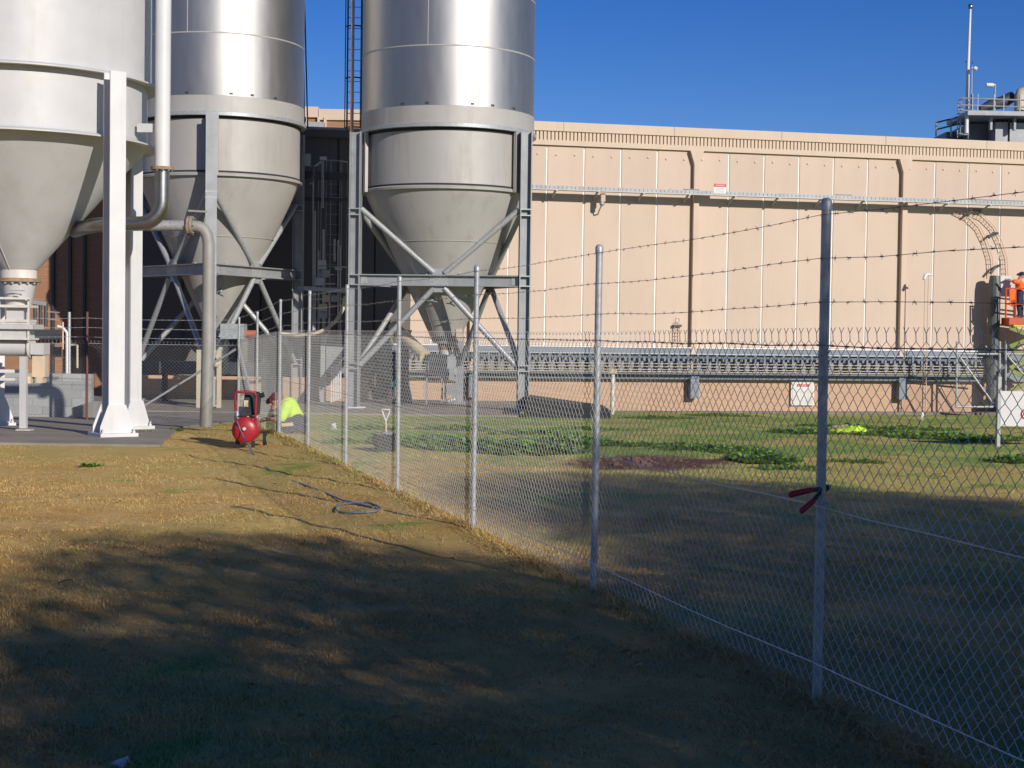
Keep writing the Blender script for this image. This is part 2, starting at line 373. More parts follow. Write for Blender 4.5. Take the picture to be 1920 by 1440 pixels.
for i in range(0, 9): jt.box((S_L+i*3.7+1.1, -.163, 8.10), (S_L+i*3.7+1.112, -.15, 8.379))
jt.build('parapet_joint', M['dark_steel'], WH, local=True)
pm = MB().box((.028, -.06, 1.26), (pw-.028, .0, 7.635)).mesh('wall_panel', M['panel'])
pc = MB().lathe((0, 0, 0), [(.034, 0), (.034, .025), (.018, .03)], 10, capt=True).mesh('lifting_cap', M['trim'])
i0 = math.floor((S_L-s_p1)/pw)
for i in range(i0, 40):
    x = s_p1+i*pw
    if x+pw > S_R: break
    o = bpy.data.objects.new('wall_panel', pm); col.objects.link(o); o.parent = WH; o.location = (x, 0, 0)
    for k in (.25, .75):
        c = bpy.data.objects.new('lifting_cap', pc); col.objects.link(c); c.parent = o; c.location = (pw*k, -.061, 7.36+random.uniform(-.02, .02)); c.rotation_euler = (PI/2, 0, 0); WM[c.name] = WM[WH.name]
wbox('sealant_backing', S_L, S_R, 1.24, 7.64, -.06, .032, M['sealant'])
for i in (-1, 0, 1, 2):
    x = s_p1+i*bay
    p = MB().box((x-.02, -.24, -.30), (x+.16, -.05, 7.2)).add([(x-.02, -.24, 7.2), (x+.16, -.24, 7.2), (x+.30, -.24, 7.636), (x-.16, -.24, 7.636), (x-.02, -.05, 7.2), (x+.16, -.05, 7.2), (x+.30, -.05, 7.636), (x-.16, -.05, 7.636)],
        [(0, 1, 2, 3), (7, 6, 5, 4), (0, 4, 5, 1), (1, 5, 6, 2), (2, 6, 7, 3), (3, 7, 4, 0)]).build('pilaster', M['trim'], WH, local=True)
    MB().box((x-.06, -.36, -.42), (x+.22, -.06, .30)).build('pilaster_foot', M['band'], WH, local=True)
wbox('brick_base', S_L-1, S_R, -1.4, .24, -.05, .04, M['brick'])
wbox('base_band', S_L-1, S_R, .20, 1.21, .05, .20, M['band'])
wbox('band_flashing', S_L-1, S_R, 1.212, 1.25, .035, .23, M['sealant'])
wbox('roof', S_L, S_R, 8.0, 8.25, -30, -.51, M['band'])
wbox('side_wall', S_L, S_L+.25, -1.2, 8.2, -30, -.52, M['panel'])
# grey channel duct between band and pipes, and the pipe rack itself
RK = thing('pipe_rack', 'long pipe rack of cream pipes and dark rails along the grey band of the warehouse', 'pipe rack', P0+WN*.21, PHI)
rx0, rx1 = wp(735, 690, .36)[0], wp(1862, 690, .36)[0]
def rbox(name, z0, z1, d0, d1, mt): return MB().box((rx0, -d1, z0), (rx1, -d0, z1)).build(name, mt, RK, local=True)
for k, py in enumerate((684, 689.5, 695, 699)):
    z = wp(1450, py, .4)[1]
    MB().tube([(rx0, -.24, z), (rx1, -.24, z)], .016, 8).build('pipe', M['cream_pipe'], RK, local=True, smooth=40)
zt, zb = wp(1450, 672, .38)[1], wp(1450, 702, .38)[1]
rbox('rail', zt-.035, zt+.035, .10, .20, M['slate_dark']); rbox('rail', zt+.10, zt+.125, .08, .22, M['galv'])
rbox('rail', zb-.03, zb+.03, .10, .24, M['slate_dark'])
rbox('rail', zb-.16, zb-.13, .12, .16, M['slate_dark'])
br = MB().box((-.035, -.20, zb), (.035, -.0, zt+.08)).build('bracket', M['band'], RK, local=True); br.location.x = rx0+.1
cl = MB().box((-.035, -.26, zt-.13), (.045, -.201, zt-.03)).build('clamp', M['band'], RK, local=True); cl.location.x = rx0+.26
nb = int((rx1-rx0-.3)/.33)
for i in range(1, nb):
    c = copy_part(br, RK); c.location.x = rx0+.1+i*.33
    c = copy_part(cl, RK); c.location.x = rx0+.26+i*.33 + random.uniform(-.03, .03)
# cable tray high on the wall
D = .62
TR = thing('cable_tray', 'galvanised cable tray running along the upper warehouse wall to the silo', 'cable tray', P0+WN*D, PHI)
s0, z0 = wp(955, 352, D); s1, z1 = wp(1925, 386.5, D); ztr = (z0+z1)/2
MB().box((s0, -.14, ztr-.02), (s1+4, .14, ztr+.0)).build('tray_base', M['galv'], TR, local=True)
for d in (-.14, .14): MB().box((s0, -.005+d, ztr), (s1+4, .005+d, ztr+.12)).build('tray_side', M['grey_steel'], TR, local=True)
tk = MB()
for i in range(int((s1+4-s0)/.14)): tk.box((s0+i*.14, -.1455, ztr+.02), (s0+i*.14+.02, -.1452, ztr+.10))
tag(tk.build('tray_slot', M['dark_steel'], TR, local=True), kind='stuff')
bk = MB().hexa([(-.03, .10, ztr-.06), (.03, .10, ztr-.06), (.03, .56, ztr-.26), (-.03, .56, ztr-.26), (-.03, .10, ztr-.022), (.03, .10, ztr-.022), (.03, .56, ztr-.20), (-.03, .56, ztr-.20)]).box((-.03, -.14, ztr-.06), (.03, .10, ztr-.021))
bk = bk.build('bracket', M['grey_steel'], TR, local=True)
bxs = [1042, 1121, 1205, 1291, 1377, 1459, 1540, 1620, 1692, 1775, 1855]
for i, b in enumerate(bxs):
    c = bk if i == 0 else copy_part(bk, TR); c.location.x = wp(b, 365, D)[0]
for a, b in ((1280, 1312), (1255, 1258), (1565, 1598), (1757, 1760), (1812, 1920)):
    sa, sb = wp(a, 360, D)[0], wp(b, 360, D)[0]
    MB().tube([(sa, 0, ztr+.05), (sa+.02, 0, ztr+.155), (sb-.02, 0, ztr+.155), (sb, 0, ztr+.05)], .02, 6).build('conduit', M['galv'], TR, local=True)

def text_mesh(txt, size, mt, parent, loc, rot, name='lettering'):
    cu = bpy.data.curves.new(name, 'FONT'); cu.body = txt; cu.size = size; cu.align_x = 'CENTER'; cu.align_y = 'CENTER'; cu.resolution_u = 2
    t = bpy.data.objects.new('tmp', cu); col.objects.link(t); dg = bpy.context.evaluated_depsgraph_get(); dg.update()
    me = bpy.data.meshes.new_from_object(t.evaluated_get(dg)); bpy.data.objects.remove(t)
    me.materials.clear(); me.materials.append(mt); o = bpy.data.objects.new(name, me); col.objects.link(o); o.parent = parent; o.location = loc; o.rotation_euler = rot
    return o
sd = thing('danger_sign', 'small red and white danger sign standing on the cable tray', 'sign', P0+WN*(D+.15), PHI)
sx, sz = wp(1350, 353.5, D+.15)
MB().box((sx-.21, 0, sz-.16), (sx+.21, .012, sz+.16)).build('sign_board', M['sign_white'], sd, local=True)
MB().box((sx-.205, -.004, sz+.05), (sx+.205, 0, sz+.155)).build('header', M['sign_red'], sd, local=True)
text_mesh('DANGER', .075, M['sign_white'], sd, (sx, -.006, sz+.10), (PI/2, 0, 0))
ln = MB()
for k in range(4): ln.box((sx-.16+random.random()*.04, -.003, sz+.0-k*.04), (sx+.13+random.random()*.04, -.001, sz+.012-k*.04))
ln.build('print_line', M['grey_steel'], sd, local=True)
# flood lamp hanging under the tray
fl = thing('flood_lamp', 'grey flood lamp on an arm hanging under the wall cable tray', 'lamp', P0+WN*.5, PHI)
s, z = wp(1130, 372, .5); s2, z2 = wp(1122, 401, .1)
MB().cbox((s, 0, z+.02), (.14, .16, .26)).build('housing', M['panel'], fl, local=True)
MB().lathe((s-.02, 0, z-.24), [(.05, 0), (.085, .06), (.07, .13)], 14, True, True).build('lens_hood', M['grey_steel'], fl, local=True, smooth=40)
MB().tube([(s-.02, 0, z-.2), (s-.07, .22, z-.42), (s2, .40, z2)], .022, 6).build('arm', M['grey_steel'], fl, local=True)
# curved cable ladders at the right end
for off, lb in ((0, 'left curved cable ladder descending from the tray to the dark duct'), (1, 'right curved cable ladder descending from the tray behind the worker')):
    cl_ = thing('cable_ladder', lb, 'cable ladder', P0+WN*.15, PHI, 'curved cable ladders on the wall')
    pxs = [(1790, 396), (1815, 408), (1835, 428), (1848, 455), (1857, 485), (1859, 520)]
    P = [wp(a+off*27, b, .15) for a, b in pxs]
    for e in (-1, 1):
        pts = []
        for i, (s, z) in enumerate(P):
            a = V(P[min(i+1, 5)])-V(P[max(i-1, 0)]); nrm = V((-a.y, a.x)).normalized()*.085*e; pts.append((s+nrm.x, 0, z+nrm.y))
        MB().tube(pts, .014, 6).build('rail', M['trim'], cl_, local=True)
    rg = MB()
    for i in range(5):
        for k in range(4):
            t = k/4; a = V(P[i+1])-V(P[i]); c = V(P[i])+a*t; nrm = V((-a.y, a.x)).normalized()*.085
            rg.tube([(c.x-nrm.x, 0, c.y-nrm.y), (c.x+nrm.x, 0, c.y+nrm.y)], .011, 5)
    rg.build('rung', M['trim'], cl_, local=True)
for k, (a, b) in enumerate((((1812, 404), (1842, 393)), ((1852, 446), (1876, 437)), ((1856, 512), (1880, 497)))):
    p, q = wp(*a, .3), wp(*b, .3); mid = ((p[0]+q[0])/2-.03, (p[1]+q[1])/2+.08)
    tag(MB().tube([P0+WN*.35+WU*p[0]+V((0, 0, p[1])), P0+WN*.3+WU*mid[0]+V((0, 0, mid[1])), P0+WN*.12+WU*q[0]+V((0, 0, q[1]))], .045, 6).build('bracket_arm', M['dark_steel']),
        ['dark bracket arm at the top of the curved cable ladders', 'dark bracket arm across the middle of the curved cable ladders', 'dark bracket arm just above the tall duct'][k], 'bracket', 'dark bracket arms on the ladders')
# street-lamp style light and lattice mast on the wall, meter box, bollard
lp = thing('wall_light', 'thin lattice mast with a drooping lamp head in front of the warehouse wall', 'lamp', P0+WN*1.0, PHI)
s, zt_ = wp(1738, 517, 1.0); zb_ = -1.0
for e in (-.06, .06): MB().tube([(s+e, 0, zb_), (s+e, 0, zt_)], .016, 6).build('mast_rail', M['trim'], lp, local=True)
rg = MB()
for i in range(26): rg.tube([(s-.06, 0, zb_+.2+i*.16), (s+.06, 0, zb_+.2+i*.16)], .008, 4)
rg.build('rung', M['trim'], lp, local=True)
MB().tube([(s-.13, -.05, zt_-.13), (s-.06, -.02, zt_+.02), (s+.02, 0, zt_+.05), (s+.2, 0, zt_+.02)], [.05, .065, .05, .03], 8).build('lamp_head', M['pvc'], lp, local=True, smooth=50)
lm = thing('lattice_mast', 'short lattice mast with a small dish rising above the pipe rack', 'mast', P0+WN*.16, PHI)
s, zt_ = wp(1270, 607, .16)
for e in (-.09, .09): MB().tube([(s+e, 0, 1.26), (s+e, 0, zt_)], .014, 6).build('mast_rail', M['trim'], lm, local=True)
rg = MB()
for i in range(8): rg.tube([(s-.09, 0, 1.3+i*.11), (s+.09, 0, 1.3+i*.11)], .009, 4)
rg.build('rung', M['trim'], lm, local=True)
MB().box((s-.14, -.05, zt_-.1), (s+.14, .05, zt_-.03)).build('head_plate', M['dark_steel'], lm, local=True)
MB().tube([(s+.07+.07*math.cos(t*PI/6), 0, zt_+.14+.09*math.sin(t*PI/6)) for t in range(12)], .008, 5, closed=True).build('dish_ring', M['sealant'], lm, local=True)
mb_ = thing('meter_box', 'grey meter cabinet with a danger sign on the brick base of the warehouse', 'cabinet', P0+WN*.14, PHI)
sa, za = wp(1483, 760, .14); sb, zb2 = wp(1527, 714, .14)
MB().box((sa, 0, za), (sb, .14, zb2)).build('cabinet', M['sign_white'], mb_, local=True)
MB().box((sa+.05, -.012, za+.05), (sb-.05, 0, zb2-.04)).build('door', M['white_dirty'], mb_, local=True)
pa, pb = wp(1494, 733, .14), wp(1517, 720, .14)
sg = MB().box((pa[0], -.02, pa[1]), (pb[0], -.012, pb[1])).build('sign', M['sign_white'], mb_, local=True)
MB().box((pa[0], -.024, pb[1]-.09), (pb[0], -.02, pb[1])).build('header', M['sign_red'], sg, local=True)
text_mesh('DANGER', .085, M['sign_white'], sg, ((pa[0]+pb[0])/2, -.026, pb[1]-.045), (PI/2, 0, 0))
bl = at(1148, 771, 44); bo = thing('post_light', 'white post with a square cream cap standing in front of the brick base', 'post', (bl.x, bl.y, ground_z(0, 44)))
zt_ = at(1148, 700, 44).z
MB().tube([(bl.x, 44, ground_z(0, 44)), (bl.x, 44, zt_)], .06, 10).build('post', M['white_dirty'], bo, smooth=40)
MB().box((bl.x-.11, 43.89, zt_), (bl.x+.11, 44.11, zt_+.12)).build('cap', M['cream_pipe'], bo)
# kerb at the foot of the wall
kb = MB(); A = P0+WN*1.2; kb.prism([A+WU*-16+V((0, 0, -1.5)), A+WU*30+V((0, 0, -1.5)), A+WU*30+WN*.5+V((0, 0, -1.5)), A+WU*-16+WN*.5+V((0, 0, -1.5))], (0, 0, .72))
tag(kb.build('kerb', M['kerb']), kind='structure')

# annex between and behind the silos (same wall line, lower roof)
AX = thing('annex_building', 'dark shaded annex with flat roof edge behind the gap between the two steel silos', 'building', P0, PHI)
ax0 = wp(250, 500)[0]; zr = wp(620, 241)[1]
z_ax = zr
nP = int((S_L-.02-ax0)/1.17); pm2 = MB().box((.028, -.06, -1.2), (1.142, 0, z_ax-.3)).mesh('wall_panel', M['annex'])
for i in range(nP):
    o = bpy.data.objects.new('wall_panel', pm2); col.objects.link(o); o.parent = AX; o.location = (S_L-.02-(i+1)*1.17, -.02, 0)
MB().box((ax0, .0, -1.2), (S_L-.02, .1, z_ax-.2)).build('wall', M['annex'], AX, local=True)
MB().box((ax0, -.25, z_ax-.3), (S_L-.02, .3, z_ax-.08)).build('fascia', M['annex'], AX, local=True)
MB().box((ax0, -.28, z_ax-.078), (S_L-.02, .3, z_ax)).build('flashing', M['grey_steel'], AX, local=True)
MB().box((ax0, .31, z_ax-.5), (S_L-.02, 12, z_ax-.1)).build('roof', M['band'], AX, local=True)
# brick building on the far left
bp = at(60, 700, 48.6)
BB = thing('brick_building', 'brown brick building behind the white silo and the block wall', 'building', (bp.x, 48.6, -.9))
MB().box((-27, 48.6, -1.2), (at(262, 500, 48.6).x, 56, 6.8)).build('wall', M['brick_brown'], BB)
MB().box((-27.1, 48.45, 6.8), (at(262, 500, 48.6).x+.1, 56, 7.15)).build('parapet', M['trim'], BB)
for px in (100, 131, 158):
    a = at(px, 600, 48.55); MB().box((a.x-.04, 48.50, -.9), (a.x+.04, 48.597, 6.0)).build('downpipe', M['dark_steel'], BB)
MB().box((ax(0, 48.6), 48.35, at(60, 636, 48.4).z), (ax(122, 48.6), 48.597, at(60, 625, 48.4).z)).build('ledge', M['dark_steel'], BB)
# upper plant room behind the annex
Yp = 60
PR = thing('plant_room', 'sunlit tan rooftop plant room with brick infill seen between the silo tops', 'building', at(620, 260, Yp))
xl, xr = ax(430, Yp, 225), ax(690, Yp, 225); zT = at(620, 205, Yp).z; zB = at(620, 262, Yp).z
MB().box((xl, Yp, zB-3), (xr, Yp+4, zT-.35)).build('wall', M['brick_brown'], PR)
MB().box((xl, Yp-.12, zT-.33), (ax(597, Yp, 225), Yp+4, zT+.08)).build('parapet', M['trim'], PR)
MB().box((ax(597, Yp, 225)+.02, Yp-.08, zT-.30), (xr, Yp+4, zT)).build('parapet', M['trim'], PR)
for a, b in ((596, 600), (608, 613), (575, 577)): MB().box((ax(a, Yp, 225), Yp-.15, zB-1), (ax(b, Yp, 225), Yp-.01, zT-.32)).build('pier', M['trim'], PR)
MB().box((ax(598, Yp, 225), Yp-.10, at(620, 222, Yp).z-.07), (xr, Yp-.012, at(620, 222, Yp).z+.07)).build('string_course', M['trim'], PR)
MB().box((ax(560, Yp, 225), Yp-.6, zB-.6), (ax(611, Yp, 225), Yp-.2, at(620, 233, Yp).z)).build('step', M['galv'], PR)

# ------------------------------------------------------------------ silos
def hsec(mb, base, top, ang, wd=.26, dp=.26, t=.028):
    m = Matrix.Rotation(ang, 3, 'Z'); b = V(base); h = top-b.z
    for e in (-1, 1): mb.cbox(b + m @ V((e*(dp/2-t/2), 0, 0)) + V((0, 0, h/2)), (t, wd, h), rm=m)
    mb.cbox(b + V((0, 0, h/2)), (dp-2*t-.004, t*.8, h-.004), rm=m); return mb
def ringprof(r, z0, z1, out): return [(r, z0), (r+out, z0), (r+out, z1), (r, z1)]
# white silo
YW = 23.8; WC = at(35, 500, YW); RW = 1.985; Yf = YW-RW
WS = thing('white_silo', 'large white painted silo with cone bottom and white columns on a concrete slab', 'silo', (WC.x, YW, .05))
def zf(px, py, y): return at(px, py, y).z
z1, z2 = zf(0, 113, Yf), zf(0, 237, Yf)
C = (WC.x, YW, 0)
MB().lathe(C, [(RW, z1+.02), (RW, 13)], 96, capt=True).build('shell', M['white'], WS, smooth=30)
MB().lathe(C, [(RW+.004, 9.2), (RW+.011, 9.21), (RW+.011, 9.24), (RW+.004, 9.25)], 96).build('weld_seam', M['white'], WS, smooth=30)
MB().lathe(C, [(RW-.03, z1-.03), (RW+.005, z1+.02), (RW+.12, z1-.02), (RW+.12, z1-.04), (RW-.08, z1-.03)], 96).build('ring_flange', M['white'], WS, smooth=30)
MB().lathe(C, [(RW-.06, z2), (RW-.06, z1-.02)], 96).build('lower_band', M['white'], WS, smooth=30)
MB().lathe(C, [(RW-.03, z2-.03), (RW-.01, z2+.02), (RW+.11, z2-.02), (RW+.11, z2-.04), (RW-.10, z2-.03)], 96).build('ring_flange', M['white'], WS, smooth=30)
zn = zf(35, 506, YW); rn = 34/FPX*YW
MB().lathe(C, [(rn, zn), (RW-.09, z2-.05), (RW-.07, z2-.02)], 96).build('cone', M['white'], WS, smooth=30)
a_ = math.radians(-100)
MB().tube([(WC.x+rn*1.004*math.cos(a_), YW+rn*1.004*math.sin(a_), zn), (WC.x+(RW-.045)*math.cos(a_), YW+(RW-.045)*math.sin(a_), z2-.05)], .008, 6).build('weld_seam', M['white'], WS)
for k, ang in enumerate((-48, 27.6, 118, 207)):
    a = math.radians(ang); b = V((WC.x+2.02*math.cos(a), YW+2.02*math.sin(a), .08))
    if k == 0: b = V((at(212, 800, 22.35).x, 22.35, .08))
    if k == 1: b = V((at(243, 800, 24.7).x, 24.7, .08))
    b.z = ground_z(b.x, b.y)+.03
    c = hsec(MB(), b, z1-.06, math.radians(-56 if k == 0 else -34 if k == 1 else ang), .235, .29, .03).build('column', M['white_bright'], WS)
    ang2 = math.radians(-56 if k == 0 else -34 if k == 1 else ang); m = Matrix.Rotation(ang2, 3, 'Z')
    g = MB().cbox(b+V((0, 0, .025)), (.56, .56, .05), rm=m)
    for e in (-1, 1):
        o = b+m @ V((e*.146, 0, 0))
        g.prism([o+m @ V((0, -.25, .05)), o+m @ V((0, .25, .05)), o+m @ V((0, .25, .14)), o+m @ V((0, .13, .46)), o+m @ V((0, -.13, .46)), o+m @ V((0, -.25, .14))], m @ V((e*.024, 0, 0)))
    for ex in (-1, 1):
        for ey in (-1, 1): g.lathe(b+m @ V((ex*.23, ey*.23, .05)), [(.022, 0), (.022, .03), (.012, .031), (.012, .07)], 8, capt=True)
    g.build('base_plate', M['white_bright'], c)
# rotary feeder below it (continues the silo outlet)
RF = thing('rotary_feeder', 'white rotary feeder and hopper outlet under the white silo on its own stand', 'feeder', (WC.x, YW, .05))
def fz(py): return zf(35, py, YW)
pxm = YW/FPX
MB().lathe(C, [(rn*.98, fz(522)), (rn*.98, zn)], 32).build('outlet_neck', M['white_dirty'], RF, smooth=30)
MB().lathe(C, [(.1, fz(529)), (41*pxm, fz(529)), (41*pxm, fz(522.5)), (.1, fz(522.5))], 32).build('flange', M['rust'], RF, smooth=30)
bt = MB()
for k in range(16):
    t = 2*PI*k/16; bt.ball((WC.x+36*pxm*math.cos(t), YW+36*pxm*math.sin(t), fz(530.5)), .024, 6)
bt.build('bolt', M['white'], RF)
MB().lathe(C, [(19*pxm*1.2, fz(575)), (32*pxm, fz(530))], 32).build('hopper', M['white'], RF, smooth=30)
txt = MB()
for k, (x0, x1, py) in enumerate(((16, 47, 547), (28, 38, 553))): txt.box((at(x0, py, YW-.305).x, YW-.31-.01*(1-k), fz(py)), (at(x1, py, YW-.305).x, YW-.295-.02*(1-k), fz(py-2.2)))
txt.build('maker_mark', M['galv'], RF)
def fb(name, x0, x1, y0, y1, dep, mt=M['white_dirty'], yo=0): return MB().box((at(x0, y0, YW).x, YW-dep/2+yo, fz(y1)), (at(x1, y0, YW).x, YW+dep/2+yo, fz(y0))).build(name, mt, RF)
fb('flange', 6, 62, 572, 577, .50); fb('chute', 18, 50, 577, 599, .30, M['white']); fb('flange', 8, 60, 599, 604, .48); fb('flange', -6, 72, 608, 617, .56, M['white']); fb('flange', 0, 60, 604.5, 607.5, .44)
fb('chute', 7, 57, 617, 636, .42, M['white']); fb('flange', -5, 64, 633.5, 637, .5)
zc = fz(651); MB().tube([(at(-60, 651, YW).x, YW, zc), (at(57, 651, YW).x, YW, zc)], .135, 28).build('drum', M['white'], RF, smooth=40)
MB().tube([(at(56, 651, YW).x+.004, YW, zc), (at(61, 651, YW).x, YW, zc)], .185, 28).build('drum_flange', M['white_dirty'], RF, smooth=40)
fb('gearbox', 62.5, 88, 643, 664, .30, M['white'])
fb('side_frame', 60, 63, 560, 640, .05, yo=-.2); fb('side_frame', 5, 8, 560, 636, .05, yo=-.2); fb('side_frame', -4, 66, 558, 562, .05, yo=-.25)
fb('beam', -60, 52, 693, 699, .12); fb('beam', -60, 38, 708, 713, .12, yo=-.2)
fb('guard', 64, 88, 666, 706, .20, M['cardboard']); fb('guard', 50, 63, 705, 718, .2, M['cardboard'], -.05); fb('guard', 74, 85, 706, 717, .2, M['cardboard'], -.05)
pb = at(44, 800, YW-.2)
lg = MB().box((pb.x-.05, pb.y-.05, .04), (pb.x+.05, pb.y+.05, fz(668))).build('leg', M['white'], RF)
MB().cbox((pb.x+.02, pb.y, .01), (.22, .2, .03)).build('foot_plate', M['white_dirty'], lg)
# white vent pipe with steel elbow
Yv = 23.3
VP = thing('vent_pipe', 'tall white vent pipe with a polished steel elbow beside the white silo', 'pipe', at(304, 420, Yv))
xp = at(304, 315, Yv); rp = 14.2/FPX*Yv
MB().tube([V((xp.x, Yv, xp.z+.02)), V((xp.x+.02, Yv, 12.5))], rp, 32).build('riser', M['white_bright'], VP, smooth=40)
MB().lathe((xp.x, Yv, xp.z-.03), [(rp, 0), (rp+.055, 0), (rp+.055, .045), (rp, .045)], 28).build('flange', M['rust'], VP, smooth=30)
bt = MB()
for k in range(10):
    t = 2*PI*k/10; bt.ball((xp.x+(rp+.03)*math.cos(t), Yv+(rp+.03)*math.sin(t), xp.z-.04), .018, 6)
bt.build('bolt', M['galv'], VP)
zc = at(300, 420, Yv).z; R_ = .34; pts = [(xp.x, Yv, xp.z-.03), (xp.x, Yv, zc+R_)]
for k in range(1, 9):
    t = k/8*PI/2; pts.append((xp.x-R_+R_*math.cos(t), Yv, zc+R_-R_*math.sin(t)))
pts += [(at(200, 420, Yv).x, Yv+.1, zc)]
e0 = at(140, 432, Yv+.7)
for k in range(1, 6):
    t = k/5; pts.append((at(200, 420, Yv).x*(1-t)+e0.x*t, Yv+.1+.6*t*t, zc*(1-t)+e0.z*t))
MB().tube(pts, rp*.97, 24).build('elbow', M['bright_pipe'], VP, smooth=50)
b_ = at(280, 240, Yv); MB().box((WC.x+RW-.05, Yv+.02, b_.z-.06), (xp.x-rp+.02, Yv+.14, b_.z+.07)).build('bracket', M['white'], VP)
# weathered pipe that turns down into the ground by the fence
Yd = 25.2
DP = thing('drop_pipe', 'weathered grey brown pipe bending down into the lawn beside the fence corner', 'pipe', gnd(386, 797))
a = at(240, 423, Yd); b = at(352, 423, Yd); rd = 11/FPX*Yd; g0 = gnd(387, 797)
MB().tube([a, b], rd*.92, 20).build('pipe_run', M['galv'], DP, smooth=50)
MB().tube([at(352, 423, Yd), at(357, 423, Yd)], rd*1.65, 20).build('coupling', M['rust'], DP, smooth=40)
MB().tube([at(358, 423, Yd), at(362, 423, Yd)], rd*1.65, 20).build('coupling', M['old_pipe'], DP, smooth=40)
bt = MB()
for k in range(6):
    t = 2*PI*k/6; p = at(350, 423, Yd); bt.tube([p+V((0, rd*1.4*math.cos(t), rd*1.4*math.sin(t))), p+V((.14, rd*1.4*math.cos(t), rd*1.4*math.sin(t)))], .014, 5)
bt.build('bolt', M['rust'], DP)
pts = [at(362, 424, Yd), at(372, 425, Yd), at(382, 430, Yd), at(388, 440, Yd), at(391, 456, Yd), at(391, 480, Yd), at(390, 640, Yd), at(386, 800, Yd)]
MB().tube(pts, [rd, rd, rd, rd, rd, rd*1.02, rd*1.04, rd*1.08], 20).build('bend', M['old_pipe'], DP, smooth=50)
MB().bar(at(353, 395, Yd), at(388, 397, Yd), .03, .03).build('valve_handle', M['old_pipe'], DP)

